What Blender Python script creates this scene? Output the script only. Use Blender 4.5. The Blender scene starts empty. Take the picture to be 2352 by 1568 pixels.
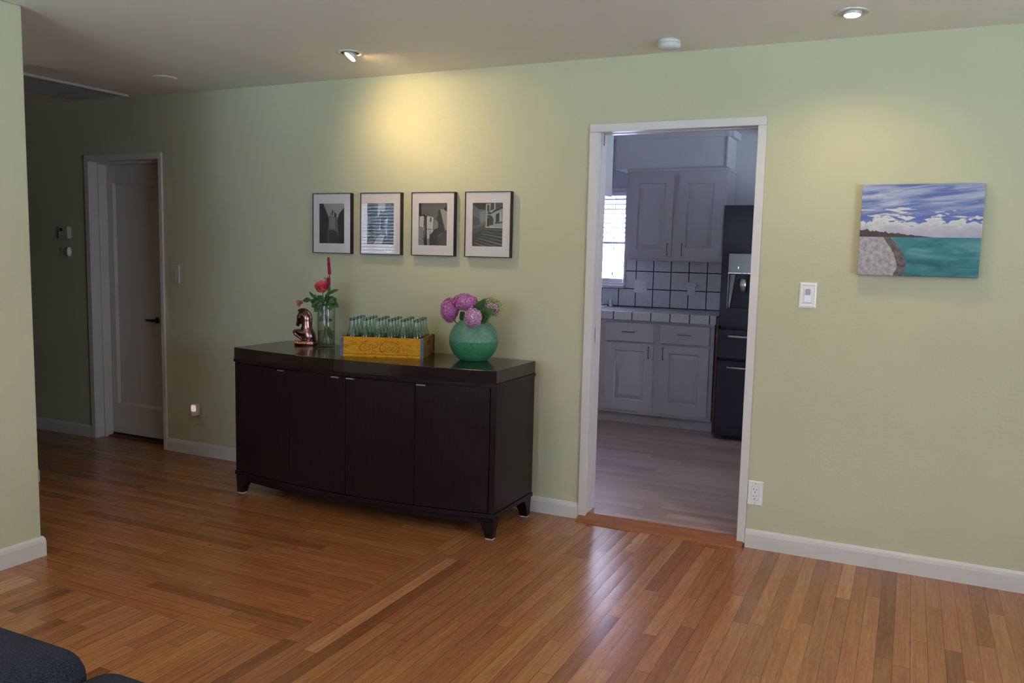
import bpy, math, random
from mathutils import Vector, Matrix

random.seed(7)
SC = bpy.context.scene
COL = SC.collection
PI = math.pi

# ------------------------------------------------------------------ camera
def make_camera():
    cx, cy, cz = 2.04935, -4.18241, 1.43516
    f, yaw, pitch, roll = 1919.8, 0.443091, -0.105678, 0.023223
    c = bpy.data.cameras.new('camera'); o = bpy.data.objects.new('camera', c); COL.objects.link(o)
    c.sensor_width = 36.0; c.lens = 36.0 * f / 2352.0; c.clip_start = 0.05; c.clip_end = 100
    F = Vector((-math.sin(yaw) * math.cos(pitch), math.cos(yaw) * math.cos(pitch), math.sin(pitch)))
    R = Vector((math.cos(yaw), math.sin(yaw), 0)); U = R.cross(F)
    R2 = R * math.cos(roll) + U * math.sin(roll); U2 = -R * math.sin(roll) + U * math.cos(roll)
    m = Matrix.Identity(4)
    for i in range(3):
        m[i][0] = R2[i]; m[i][1] = U2[i]; m[i][2] = -F[i]
    m[0][3], m[1][3], m[2][3] = cx, cy, cz
    o.matrix_world = m
    SC.camera = o
make_camera()

# ------------------------------------------------------------------ world, lights, exposure
SC.view_settings.view_transform = 'Standard'
SC.view_settings.look = 'None'
SC.view_settings.exposure = 0.0
SC.view_settings.gamma = 1.0
SC.view_settings.use_curve_mapping = False
try:
    SC.cycles.use_denoising = True
    SC.cycles.max_bounces = 10; SC.cycles.diffuse_bounces = 5; SC.cycles.glossy_bounces = 5
    SC.cycles.transmission_bounces = 8; SC.cycles.transparent_max_bounces = 40
    SC.cycles.caustics_reflective = False; SC.cycles.caustics_refractive = False
    SC.cycles.sample_clamp_indirect = 25.0
except Exception:
    pass
W = bpy.data.worlds.new('sky'); SC.world = W; W.use_nodes = True
bg = W.node_tree.nodes['Background']
bg.inputs[0].default_value = (0.66, 0.74, 1.0, 1); bg.inputs[1].default_value = 5.5

def area_light(name, loc, direction, sx, sy, power, color, portal=False, spread=PI):
    l = bpy.data.lights.new(name, 'AREA'); l.shape = 'RECTANGLE'; l.size = sx; l.size_y = sy
    l.energy = power; l.color = color; l.spread = spread
    o = bpy.data.objects.new(name, l); COL.objects.link(o); o.location = loc
    o.rotation_euler = Vector(direction).to_track_quat('-Z', 'Y').to_euler()
    if portal: l.cycles.is_portal = True
    return o
DAY = (0.60, 0.80, 1.0)
# daylight falling through the living room windows (right wall and the wall behind the camera)
area_light('daylight_right', (4.42, -3.15, 1.45), (-1, 0, -0.12), 2.0, 1.3, 44, DAY)
area_light('daylight_rear', (0.0, -5.66, 1.5), (0, 1, -0.12), 2.2, 1.3, 14, DAY)
# daylight through the blinds of the dining room window at left
area_light('daylight_dining', (-4.24, -4.93, 1.45), (0, 1, 0), 0.78, 1.2, 70, DAY)
# kitchen: window on its right side and sky through the sink window
area_light('daylight_kitchen', (3.35, 1.5, 1.55), (-1, 0, -0.1), 1.2, 1.1, 11, (0.84, 0.78, 1.0))
area_light('portal_kitchen', (-0.75, 3.13, 1.6), (0, -1, 0), 1.0, 0.85, 1, (1, 1, 1), portal=True)
sun = bpy.data.lights.new('sun', 'SUN'); sun.energy = 2000; sun.angle = 0.01; sun.color = (0.52, 0.58, 1.0)
so_ = bpy.data.objects.new('sun', sun); COL.objects.link(so_); so_.location = (0, -3, 12)
so_.rotation_euler = Vector((0.05, 0.5, -0.9)).to_track_quat('-Z', 'Y').to_euler()
# warm ceiling spots: the visible recessed lamps, then added fills
def spot(name, loc, target, power, color, size, blend, radius=0.03):
    l = bpy.data.lights.new(name, 'SPOT'); l.energy = power; l.color = color
    l.spot_size = size; l.spot_blend = blend; l.shadow_soft_size = radius
    o = bpy.data.objects.new(name, l); COL.objects.link(o); o.location = loc
    o.rotation_euler = (Vector(target) - Vector(loc)).to_track_quat('-Z', 'Y').to_euler()
WARM = (1.0, 0.72, 0.36)
spot('lamp_and_fill_beam', (-0.625, -0.535, 2.425), (-0.40, 0.0, 2.12), 78, WARM, math.radians(140), 1.0)
spot('lamp_and_fill_beam', (1.757, -0.42, 2.425), (1.75, -0.75, 1.0), 45, WARM, math.radians(160), 1.0)
spot('lamp_and_fill_beam', (2.6, -2.6, 2.43), (2.3, -2.2, 0.0), 45, WARM, math.radians(160), 1.0)  # fill without a fixture, added to warm the room
spot('lamp_and_fill_beam', (-0.3, -2.9, 2.43), (-0.3, -2.5, 0.0), 40, WARM, math.radians(160), 1.0)  # another added fill, warms the bounce off the floor
spot('lamp_and_fill_beam', (-3.6, -2.6, 2.43), (-3.6, -2.6, 0.0), 22, WARM, math.radians(160), 1.0)  # added fill for the hall side, no fixture here

# ------------------------------------------------------------------ materials
def lin(r, g, b):
    f = lambda c: ((c / 255.0) / 12.92 if c / 255.0 <= 0.04045 else ((c / 255.0 + 0.055) / 1.055) ** 2.4)
    return (f(r), f(g), f(b), 1.0)

MATS = {}
class NT:
    def __init__(s, name):
        s.m = bpy.data.materials.new(name); s.m.use_nodes = True; s.t = s.m.node_tree
        s.t.nodes.clear(); s.out = s.t.nodes.new('ShaderNodeOutputMaterial')
        MATS[name] = s.m
    def n(s, typ, **kw):
        nd = s.t.nodes.new('ShaderNode' + typ)
        for k, v in kw.items():
            if k.startswith('i_'): s.set(nd.inputs[int(k[2:])], v)
            elif k.startswith('s_'): s.set(nd.inputs[k[2:].replace('_', ' ')], v)
            else: setattr(nd, k, v)
        return nd
    def set(s, sock, v):
        if isinstance(v, bpy.types.NodeSocket): s.t.links.new(v, sock)
        elif isinstance(v, bpy.types.Node): s.t.links.new(v.outputs[0], sock)
        else: sock.default_value = v
    def math(s, op, a, b=0.0, c=None):
        nd = s.n('Math', operation=op); s.set(nd.inputs[0], a); s.set(nd.inputs[1], b)
        if c is not None: s.set(nd.inputs[2], c)
        return nd.outputs[0]
    def mixc(s, fac, a, b, blend='MIX'):
        nd = s.n('MixRGB', blend_type=blend); s.set(nd.inputs[0], fac); s.set(nd.inputs[1], a); s.set(nd.inputs[2], b)
        return nd.outputs[0]
    def comb(s, x, y, z):
        nd = s.n('CombineXYZ'); s.set(nd.inputs[0], x); s.set(nd.inputs[1], y); s.set(nd.inputs[2], z); return nd.outputs[0]
    def ramp(s, fac, stops, interp='LINEAR'):
        nd = s.n('ValToRGB'); s.set(nd.inputs[0], fac); cr = nd.color_ramp; cr.interpolation = interp
        while len(cr.elements) < len(stops): cr.elements.new(0.5)
        for e, (p, c) in zip(cr.elements, stops): e.position = p; e.color = c
        return nd.outputs[0]
    def bump(s, h, strength=0.3, dist=0.002):
        nd = s.n('Bump'); nd.inputs['Strength'].default_value = strength; nd.inputs['Distance'].default_value = dist
        s.set(nd.inputs['Height'], h); return nd.outputs[0]
    def pbr(s, color, rough=0.5, metal=0.0, normal=None, spec=0.5, coat=0.0, coat_rough=0.1, sheen=0.0, emit=None, estr=0.0):
        p = s.n('BsdfPrincipled'); s.set(p.inputs['Base Color'], color); s.set(p.inputs['Roughness'], rough)
        s.set(p.inputs['Metallic'], metal); p.inputs['Specular IOR Level'].default_value = spec
        p.inputs['Coat Weight'].default_value = coat; p.inputs['Coat Roughness'].default_value = coat_rough
        p.inputs['Sheen Weight'].default_value = sheen
        if normal is not None: s.set(p.inputs['Normal'], normal)
        if emit is not None: p.inputs['Emission Color'].default_value = emit; p.inputs['Emission Strength'].default_value = estr
        s.t.links.new(p.outputs[0], s.out.inputs[0]); return p

def simple(name, color, rough=0.5, metal=0.0, var=0.06, scale=12.0, bump=0.0, bscale=200.0, **kw):
    """plain procedural material: base colour with a faint noise variation and an optional fine bump"""
    s = NT(name); co = s.n('TexCoord').outputs['Object']
    nz = s.n('TexNoise'); s.set(nz.inputs['Vector'], co); nz.inputs['Scale'].default_value = scale; nz.inputs['Detail'].default_value = 3
    v = s.math('MULTIPLY_ADD', nz.outputs[0], 2 * var, 1 - var)
    c = s.mixc(1.0, color, s.comb(v, v, v), 'MULTIPLY')
    nrm = None
    if bump > 0:
        b = s.n('TexNoise'); s.set(b.inputs['Vector'], co); b.inputs['Scale'].default_value = bscale; b.inputs['Detail'].default_value = 2
        nrm = s.bump(b.outputs[0], bump, 0.002)
    s.pbr(c, rough, metal, nrm, **kw)
    return s.m

# painted plaster with orange peel texture
def plaster(name, color, strength=0.22):
    s = NT(name); pos = s.n('NewGeometry').outputs['Position']
    a = s.n('TexNoise'); s.set(a.inputs['Vector'], pos); a.inputs['Scale'].default_value = 70; a.inputs['Detail'].default_value = 3
    b = s.n('TexNoise'); s.set(b.inputs['Vector'], pos); b.inputs['Scale'].default_value = 1.7; b.inputs['Detail'].default_value = 2
    v = s.math('MULTIPLY_ADD', b.outputs[0], 0.10, 0.95)
    c = s.mixc(1.0, color, s.comb(v, v, v), 'MULTIPLY')
    s.pbr(c, 0.62, 0, s.bump(a.outputs[0], strength, 0.004), spec=0.35)
    return s.m
plaster('sage_paint', (0.515, 0.498, 0.345, 1))
plaster('ceiling_paint', (0.80, 0.745, 0.68, 1), 0.12)
plaster('kitchen_paint', (0.57, 0.56, 0.63, 1), 0.1)
simple('trim_paint', (0.62, 0.585, 0.575, 1), 0.38, var=0.04, scale=3, bump=0.05, bscale=40)
simple('door_paint', (0.60, 0.55, 0.53, 1), 0.42, var=0.03, scale=3)
simple('cabinet_paint', (0.50, 0.49, 0.53, 1), 0.42, var=0.03, scale=5)
simple('dark_bronze', (0.03, 0.027, 0.026, 1), 0.35, 0.8)
simple('brushed_steel', (0.62, 0.60, 0.58, 1), 0.28, 1.0)
simple('pewter', (0.22, 0.21, 0.22, 1), 0.35, 0.9)
simple('white_plastic', (0.78, 0.77, 0.80, 1), 0.30, var=0.02)
simple('glossy_white_plastic', (0.80, 0.80, 0.84, 1), 0.12, var=0.02)
simple('ivory_plastic', (0.50, 0.46, 0.40, 1), 0.35, var=0.02)
simple('slot_black', (0.01, 0.01, 0.012, 1), 0.6)
simple('seam_grey', (0.30, 0.30, 0.36, 1), 0.6)
simple('dimmer_grey', (0.36, 0.37, 0.42, 1), 0.35)
simple('black_frame', (0.009, 0.007, 0.010, 1), 0.35, var=0.1)
simple('mat_board', (0.66, 0.61, 0.62, 1), 0.8, var=0.02)
simple('felt_pad', (0.55, 0.55, 0.62, 1), 0.9)
simple('lamp_housing', (0.62, 0.60, 0.57, 1), 0.4, 0.3)
simple('detector_plastic', (0.62, 0.62, 0.63, 1), 0.45)
simple('vent_metal', (0.50, 0.46, 0.45, 1), 0.45, 0.1)
simple('leaf_green', (0.030, 0.085, 0.022, 1), 0.42, var=0.35, scale=60)
simple('leaf_light', (0.055, 0.14, 0.035, 1), 0.42, var=0.35, scale=60)
simple('stem_green', (0.06, 0.10, 0.035, 1), 0.5, var=0.2)
simple('twig_brown', (0.07, 0.03, 0.025, 1), 0.6)
simple('rose_pink', (0.88, 0.15, 0.22, 1), 0.5, var=0.25, scale=50)
simple('rose_pale', (0.80, 0.36, 0.38, 1), 0.5, var=0.15, scale=50)
simple('wilted_petal', (0.42, 0.09, 0.07, 1), 0.6, var=0.4, scale=80)
simple('magenta_plume', (0.27, 0.006, 0.045, 1), 0.75, var=0.4, scale=120, bump=0.6, bscale=300)
simple('hydrangea_purple', (0.50, 0.14, 0.40, 1), 0.6, var=0.45, scale=110)
simple('hydrangea_pink', (0.58, 0.28, 0.48, 1), 0.6, var=0.40, scale=110)
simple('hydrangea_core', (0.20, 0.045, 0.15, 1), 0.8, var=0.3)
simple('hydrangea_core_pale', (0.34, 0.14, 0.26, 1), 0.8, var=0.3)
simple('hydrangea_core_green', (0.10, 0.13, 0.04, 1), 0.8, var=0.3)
simple('hydrangea_green', (0.28, 0.34, 0.13, 1), 0.6, var=0.45, scale=110)
simple('hydrangea_white', (0.70, 0.68, 0.66, 1), 0.6, var=0.1)
simple('water_heater_grey', (0.1, 0.1, 0.1, 1))
simple('fridge_body', (0.014, 0.013, 0.020, 1), 0.4, 0.0, var=0.15, scale=3, spec=0.25)
simple('fridge_panel', (0.25, 0.25, 0.25, 1), 0.35, 0.2)
simple('grout', (0.035, 0.028, 0.045, 1), 0.8)
simple('brown_wood_edge', (0.10, 0.035, 0.018, 1), 0.5, var=0.2)
simple('navy_piping', (0.015, 0.018, 0.035, 1), 0.8)
simple('outdoor_white', (0.85, 0.84, 0.82, 1), 0.8)
simple('outdoor_ground', (0.035, 0.045, 0.028, 1), 0.9)
simple('outdoor_brown', (0.02, 0.004, 0.003, 1), 0.8)
simple('crate_stamp', (0.055, 0.018, 0.008, 1), 0.7)
simple('crate_red', (0.26, 0.028, 0.004, 1), 0.7, var=0.35, scale=150)
simple('crate_faded', (0.24, 0.06, 0.006, 1), 0.7, var=0.5, scale=150)
simple('strap_metal', (0.10, 0.105, 0.135, 1), 0.5, 0.5, var=0.25, scale=80)
for k, v in dict(g0=0.004, g1=0.012, g2=0.03, g3=0.06, g4=0.11, g5=0.19, g6=0.30, g7=0.45, g8=0.62).items():
    simple('photo_' + k, (v * 1.02, v * 0.96, v * 0.96, 1), 0.5, var=0.45, scale=260)
simple('slat_white', (0.80, 0.82, 0.88, 1), 0.45, var=0.02)
simple('led_blue', (0.2, 0.3, 0.9, 1), 0.4, emit=(0.55, 0.6, 1.0, 1), estr=3.0)
simple('nightlight_glow', (0.9, 0.8, 0.65, 1), 0.5, emit=(1.0, 0.76, 0.55, 1), estr=0.5)
simple('bulb_glow', (1, 0.95, 0.85, 1), 0.5, emit=(1.0, 0.88, 0.70, 1), estr=30.0)
simple('bulb_glow_dim', (1, 0.95, 0.85, 1), 0.5, emit=(1.0, 0.86, 0.66, 1), estr=5.0)

def espresso():
    s = NT('espresso_wood'); co = s.n('TexCoord').outputs['Object']
    mp = s.n('Mapping'); s.set(mp.inputs[0], co); mp.inputs['Scale'].default_value = (40, 40, 3)
    nz = s.n('TexNoise'); s.set(nz.inputs['Vector'], mp.outputs[0]); nz.inputs['Scale'].default_value = 3; nz.inputs['Detail'].default_value = 5
    c = s.ramp(nz.outputs[0], [(0.3, (0.0072, 0.0030, 0.0044, 1)), (0.75, (0.0155, 0.0064, 0.0088, 1))])
    r = s.math('MULTIPLY_ADD', nz.outputs[0], 0.08, 0.30)
    s.pbr(c, r, 0, s.bump(nz.outputs[0], 0.06, 0.001), spec=0.25)
    s = NT('espresso_top'); co = s.n('TexCoord').outputs['Object']
    mp = s.n('Mapping'); s.set(mp.inputs[0], co); mp.inputs['Scale'].default_value = (3, 40, 40)
    nz = s.n('TexNoise'); s.set(nz.inputs['Vector'], mp.outputs[0]); nz.inputs['Scale'].default_value = 3; nz.inputs['Detail'].default_value = 5
    c = s.ramp(nz.outputs[0], [(0.3, (0.010, 0.006, 0.006, 1)), (0.75, (0.026, 0.014, 0.012, 1))])
    s.pbr(c, 0.15, 0, s.bump(nz.outputs[0], 0.03, 0.0006), spec=0.6)
espresso()

def wood_floor():
    s = NT('oak_strip_floor'); sp = s.n('SeparateXYZ'); s.set(sp.inputs[0], s.n('NewGeometry').outputs['Position'])
    X, Y = sp.outputs[0], sp.outputs[1]
    m1 = s.math('LESS_THAN', X, 0.048); m2 = s.math('GREATER_THAN', Y, -1.938)
    mask = s.math('MULTIPLY', m1, m2)                       # entry area: strips laid the other way
    inv = s.math('SUBTRACT', 1.0, mask)
    along = s.math('ADD', s.math('MULTIPLY', mask, X), s.math('MULTIPLY', inv, Y))
    cross = s.math('ADD', s.math('MULTIPLY', mask, s.math('ADD', Y, 1.938 + 40 * 0.058)), s.math('MULTIPLY', inv, s.math('SUBTRACT', X, 0.048 - 200 * 0.058)))
    w = 0.058
    cr = s.math('DIVIDE', cross, w); row = s.math('FLOOR', cr); fc = s.math('FRACT', cr)
    wn = s.n('TexWhiteNoise', noise_dimensions='1D'); s.set(wn.inputs['W'], s.math('ADD', row, s.math('MULTIPLY', mask, 531.0)))
    L = s.math('MULTIPLY_ADD', wn.outputs[0], 0.7, 0.65)
    sa = s.math('ADD', s.math('DIVIDE', along, L), s.math('MULTIPLY', wn.outputs[0], 37.7))
    k = s.math('FLOOR', sa); fa = s.math('FRACT', sa)
    w2 = s.n('TexWhiteNoise', noise_dimensions='3D'); s.set(w2.inputs['Vector'], s.comb(row, k, mask))
    idv = w2.outputs[0]; w2s = s.n('SeparateXYZ'); s.set(w2s.inputs[0], w2.outputs[1])
    # seams
    ec = s.math('MULTIPLY', s.math('MINIMUM', fc, s.math('SUBTRACT', 1.0, fc)), w)
    ea = s.math('MULTIPLY', s.math('MINIMUM', fa, s.math('SUBTRACT', 1.0, fa)), L)
    e = s.math('MINIMUM', ec, ea)
    seam_n = s.n('TexNoise'); s.set(seam_n.inputs['Vector'], s.comb(X, Y, idv)); seam_n.inputs['Scale'].default_value = 2.2
    gw = s.math('MULTIPLY_ADD', seam_n.outputs[0], 0.0016, 0.00005)
    seam = s.math('LESS_THAN', e, gw)
    # grain
    off = s.math('MULTIPLY', idv, 60.0)
    gv = s.comb(s.math('MULTIPLY', along, 2.2), s.math('MULTIPLY', cross, 60.0), off)
    g1 = s.n('TexNoise'); s.set(g1.inputs['Vector'], gv); g1.inputs['Scale'].default_value = 1.0; g1.inputs['Detail'].default_value = 5; g1.inputs['Roughness'].default_value = 0.62
    gv2 = s.comb(s.math('MULTIPLY', along, 1.5), s.math('MULTIPLY', cross, 16.0), off)
    g2 = s.n('TexNoise'); s.set(g2.inputs['Vector'], gv2); g2.inputs['Scale'].default_value = 1.0; g2.inputs['Detail'].default_value = 2; g2.inputs['Distortion'].default_value = 0.6
    rings = s.math('SINE', s.math('MULTIPLY', g2.outputs[0], 95.0))
    gv3 = s.comb(s.math('MULTIPLY', along, 10.0), s.math('MULTIPLY', cross, 420.0), off)
    g3 = s.n('TexNoise'); s.set(g3.inputs['Vector'], gv3); g3.inputs['Scale'].default_value = 1.0; g3.inputs['Detail'].default_value = 2
    base = s.ramp(idv, [(0.0, (0.19, 0.074, 0.027, 1)), (0.12, (0.29, 0.122, 0.044, 1)), (0.5, (0.35, 0.155, 0.058, 1)),
                        (0.88, (0.40, 0.185, 0.074, 1)), (1.0, (0.49, 0.25, 0.112, 1))])
    red = s.mixc(s.math('MULTIPLY', w2s.outputs[1], 0.28), base, (0.40, 0.125, 0.065, 1))
    entry = s.mixc(1.0, red, (0.95, 0.84, 0.72, 1), 'MULTIPLY')
    entry = s.mixc(0.30, entry, (0.34, 0.14, 0.045, 1))
    c0 = s.mixc(mask, red, entry)
    v = s.math('ADD', s.math('MULTIPLY_ADD', g1.outputs[0], 0.50, 0.68), s.math('MULTIPLY', rings, 0.045))
    v = s.math('ADD', v, s.math('MULTIPLY_ADD', g3.outputs[0], 0.36, -0.18))
    c1 = s.mixc(1.0, c0, s.comb(v, s.math('MULTIPLY', v, v), s.math('MULTIPLY', v, v)), 'MULTIPLY')
    # knots
    vo = s.n('TexVoronoi'); s.set(vo.inputs['Vector'], s.comb(s.math('MULTIPLY', along, 0.55), cross, 0.0)); vo.inputs['Scale'].default_value = 3.1
    kn = s.math('LESS_THAN', s.math('ADD', vo.outputs['Distance'], s.math('MULTIPLY', g1.outputs[0], 0.02)), 0.028)
    c2 = s.mixc(s.math('MULTIPLY', kn, 0.75), c1, (0.05, 0.014, 0.008, 1))
    c3 = s.mixc(s.math('MULTIPLY', seam, 0.72), c2, (0.02, 0.008, 0.005, 1))
    sm = s.n('TexNoise'); s.set(sm.inputs['Vector'], s.comb(X, Y, 0.0)); sm.inputs['Scale'].default_value = 3.0; sm.inputs['Detail'].default_value = 3
    r = s.math('MULTIPLY_ADD', sm.outputs[0], 0.10, 0.19)
    hb = s.math('MULTIPLY', s.math('SUBTRACT', s.math('MULTIPLY', g1.outputs[0], 0.25), seam), 0.12)
    q = s.math('MULTIPLY_ADD', fc, 2.0, -1.0)
    crown = s.math('MULTIPLY', s.math('MULTIPLY', q, q), -0.20)           # strips are slightly crowned and tilted
    tilt = s.math('MULTIPLY', s.math('SUBTRACT', w2s.outputs[2], 0.5), s.math('MULTIPLY', fc, 1.0))
    s.pbr(c3, r, 0, s.bump(s.math('ADD', hb, s.math('ADD', crown, tilt)), 1.0, 0.0012), spec=0.65)
wood_floor()

def vinyl_floor():
    s = NT('kitchen_vinyl_plank'); sp = s.n('SeparateXYZ'); s.set(sp.inputs[0], s.n('NewGeometry').outputs['Position'])
    X, Y = sp.outputs[0], sp.outputs[1]
    cr = s.math('DIVIDE', Y, 0.075); row = s.math('FLOOR', cr); fc = s.math('FRACT', cr)
    wn = s.n('TexWhiteNoise', noise_dimensions='1D'); s.set(wn.inputs['W'], row)
    sa = s.math('ADD', s.math('DIVIDE', X, 0.9), s.math('MULTIPLY', wn.outputs[0], 9.0)); k = s.math('FLOOR', sa)
    w2 = s.n('TexWhiteNoise', noise_dimensions='3D'); s.set(w2.inputs['Vector'], s.comb(row, k, 3.0))
    base = s.ramp(w2.outputs[0], [(0, (0.30, 0.185, 0.155, 1)), (0.5, (0.36, 0.24, 0.205, 1)), (1, (0.43, 0.30, 0.27, 1))])
    g = s.n('TexNoise'); s.set(g.inputs['Vector'], s.comb(s.math('MULTIPLY', X, 2.5), s.math('MULTIPLY', Y, 60), s.math('MULTIPLY', w2.outputs[0], 50)))
    g.inputs['Scale'].default_value = 1; g.inputs['Detail'].default_value = 4
    v = s.math('MULTIPLY_ADD', g.outputs[0], 0.7, 0.62)
    c = s.mixc(1.0, base, s.comb(v, v, v), 'MULTIPLY')
    s.pbr(c, 0.35, 0, s.bump(g.outputs[0], 0.05, 0.001), spec=0.7)
vinyl_floor()

def fabric(name, c1, c2):
    s = NT(name); co = s.n('TexCoord').outputs['Object']
    a = s.n('TexNoise'); s.set(a.inputs['Vector'], co); a.inputs['Scale'].default_value = 420; a.inputs['Detail'].default_value = 3
    mp = s.n('Mapping'); s.set(mp.inputs[0], co); mp.inputs['Scale'].default_value = (900, 260, 260)
    b = s.n('TexNoise'); s.set(b.inputs['Vector'], mp.outputs[0]); b.inputs['Scale'].default_value = 1
    f = s.math('MULTIPLY', s.math('ADD', a.outputs[0], b.outputs[0]), 0.5)
    s.pbr(s.ramp(f, [(0.38, c1), (0.62, c2)]), 0.95, 0, s.bump(f, 0.6, 0.002), spec=0.15)
fabric('navy_tweed', (0.006, 0.0065, 0.010, 1), (0.038, 0.040, 0.060, 1))

def thin_glass(name, face, edge, rough=0.0, ior=1.5, gloss=1.0):
    s = NT(name)
    lw = s.n('LayerWeight'); lw.inputs[0].default_value = 0.42
    tr = s.n('BsdfTransparent'); s.set(tr.inputs[0], s.mixc(s.math('POWER', lw.outputs['Facing'], 1.6), face, edge))
    gl = s.n('BsdfGlossy'); gl.inputs['Roughness'].default_value = rough
    f0 = ((ior - 1) / (ior + 1)) ** 2; lf = s.n('LayerWeight'); lf.inputs[0].default_value = 0.5
    fr = s.math('MULTIPLY_ADD', s.math('POWER', lf.outputs['Facing'], 5.0), 1 - f0, f0)
    mx = s.n('MixShader'); s.set(mx.inputs[0], s.math('MINIMUM', s.math('MULTIPLY', fr, gloss), 1.0)); s.t.links.new(tr.outputs[0], mx.inputs[1]); s.t.links.new(gl.outputs[0], mx.inputs[2])
    s.t.links.new(mx.outputs[0], s.out.inputs[0])
thin_glass('clear_glass', (0.97, 0.98, 0.97, 1), (0.55, 0.60, 0.58, 1), 0.02)
thin_glass('pane_glass', (0.99, 0.99, 0.99, 1), (0.97, 0.98, 0.98, 1), 0.0)
thin_glass('picture_glass', (0.99, 0.99, 0.99, 1), (0.97, 0.98, 0.98, 1), 0.01, 1.55)
thin_glass('bottle_glass', (0.84, 0.93, 0.895, 1), (0.26, 0.44, 0.38, 1), 0.04, 1.5, 1.5)
thin_glass('bottle_base_glass', (0.60, 0.76, 0.70, 1), (0.16, 0.30, 0.26, 1), 0.06, 1.5, 1.5)
thin_glass('vase_water', (0.90, 0.92, 0.84, 1), (0.62, 0.66, 0.52, 1), 0.02, 1.2)

def frosted(name, col, trans):
    s = NT(name); co = s.n('TexCoord').outputs['Object']
    mp = s.n('Mapping'); s.set(mp.inputs[0], co)
    v = s.n('TexNoise'); s.set(v.inputs['Vector'], co); v.inputs['Scale'].default_value = 34; v.inputs['Detail'].default_value = 4; v.inputs['Distortion'].default_value = 2.5
    f = s.math('MULTIPLY_ADD', v.outputs[0], 1.8, 0.10)
    c = s.mixc(1.0, col, s.comb(f, f, f), 'MULTIPLY')
    p = s.n('BsdfPrincipled'); s.set(p.inputs['Base Color'], c); p.inputs['Roughness'].default_value = 0.34
    s.set(p.inputs['Normal'], s.bump(v.outputs[0], 0.7, 0.003))
    t = s.n('BsdfTranslucent'); s.set(t.inputs[0], trans)
    mx = s.n('MixShader'); mx.inputs[0].default_value = 0.42; s.t.links.new(p.outputs[0], mx.inputs[1]); s.t.links.new(t.outputs[0], mx.inputs[2])
    s.t.links.new(mx.outputs[0], s.out.inputs[0])
frosted('seaglass_pale', (0.18, 0.38, 0.28, 1), (0.24, 0.50, 0.37, 1))
frosted('seaglass_deep', (0.075, 0.31, 0.165, 1), (0.11, 0.46, 0.24, 1))

def ceramic_tile(name, sx, sz, x0, z0, gap, axis2='z', off2=0.0):
    s = NT(name); sp = s.n('SeparateXYZ'); s.set(sp.inputs[0], s.n('NewGeometry').outputs['Position'])
    A = sp.outputs[0]; B = sp.outputs[2] if axis2 == 'z' else sp.outputs[1]
    fa = s.math('FRACT', s.math('DIVIDE', s.math('SUBTRACT', A, x0 - 40 * sx), sx)); fb = s.math('FRACT', s.math('DIVIDE', s.math('SUBTRACT', B, z0 - 40 * sz), sz))
    da = s.math('MULTIPLY', s.math('MINIMUM', fa, s.math('SUBTRACT', 1.0, fa)), sx); db = s.math('MULTIPLY', s.math('MINIMUM', fb, s.math('SUBTRACT', 1.0, fb)), sz)
    g = s.math('LESS_THAN', s.math('MINIMUM', da, db), gap)
    n = s.n('TexNoise'); s.set(n.inputs['Vector'], s.n('NewGeometry').outputs['Position']); n.inputs['Scale'].default_value = 230; n.inputs['Detail'].default_value = 1
    sp2 = s.math('GREATER_THAN', n.outputs[0], 0.66)
    c = s.mixc(s.math('MULTIPLY', sp2, 0.5), (0.62, 0.62, 0.66, 1), (0.30, 0.29, 0.32, 1))
    c = s.mixc(g, c, (0.022, 0.014, 0.028, 1))
    s.pbr(c, s.math('MULTIPLY_ADD', g, 0.5, 0.16), 0, s.bump(s.math('SUBTRACT', 1.0, g), 0.4, 0.002))
ceramic_tile('wall_tile', 0.158, 0.1575, -0.168, 0.983, 0.0042)
ceramic_tile('counter_tile_top', 0.1585, 0.158, 0.0, 2.44, 0.003, 'y')
ceramic_tile('counter_tile_edge', 0.1585, 0.30, 0.0, 0.80, 0.0042)

def copper():
    simple('copper_glaze', (0.20, 0.10, 0.085, 1), 0.14, 0.95, var=0.35, scale=18)
    simple('copper_bright', (0.80, 0.33, 0.16, 1), 0.2, 1.0, var=0.15, scale=40)
copper()

def crate_wood():
    s = NT('crate_wood'); co = s.n('TexCoord').outputs['Object']
    mp = s.n('Mapping'); s.set(mp.inputs[0], co); mp.inputs['Scale'].default_value = (5, 5, 60)
    a = s.n('TexNoise'); s.set(a.inputs['Vector'], mp.outputs[0]); a.inputs['Scale'].default_value = 4; a.inputs['Detail'].default_value = 5
    b = s.n('TexNoise'); s.set(b.inputs['Vector'], co); b.inputs['Scale'].default_value = 55; b.inputs['Detail'].default_value = 4; b.inputs['Roughness'].default_value = 0.7
    c = s.ramp(a.outputs[0], [(0.2, (0.40, 0.15, 0.006, 1)), (0.5, (0.58, 0.25, 0.008, 1)), (0.8, (0.64, 0.32, 0.018, 1))])
    d = s.ramp(b.outputs[0], [(0.33, (0.40, 0.28, 0.18, 1)), (0.44, (1, 1, 1, 1))])
    s.pbr(s.mixc(1.0, c, d, 'MULTIPLY'), 0.6, 0, s.bump(b.outputs[0], 0.15, 0.001), spec=0.15)
    s = NT('crate_wood_worn'); co = s.n('TexCoord').outputs['Object']
    b = s.n('TexNoise'); s.set(b.inputs['Vector'], co); b.inputs['Scale'].default_value = 35; b.inputs['Detail'].default_value = 6; b.inputs['Roughness'].default_value = 0.75
    c = s.ramp(b.outputs[0], [(0.30, (0.05, 0.022, 0.008, 1)), (0.46, (0.22, 0.10, 0.02, 1)), (0.7, (0.42, 0.22, 0.05, 1))])
    s.pbr(c, 0.65, 0, s.bump(b.outputs[0], 0.25, 0.001), spec=0.3)
crate_wood()

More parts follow.
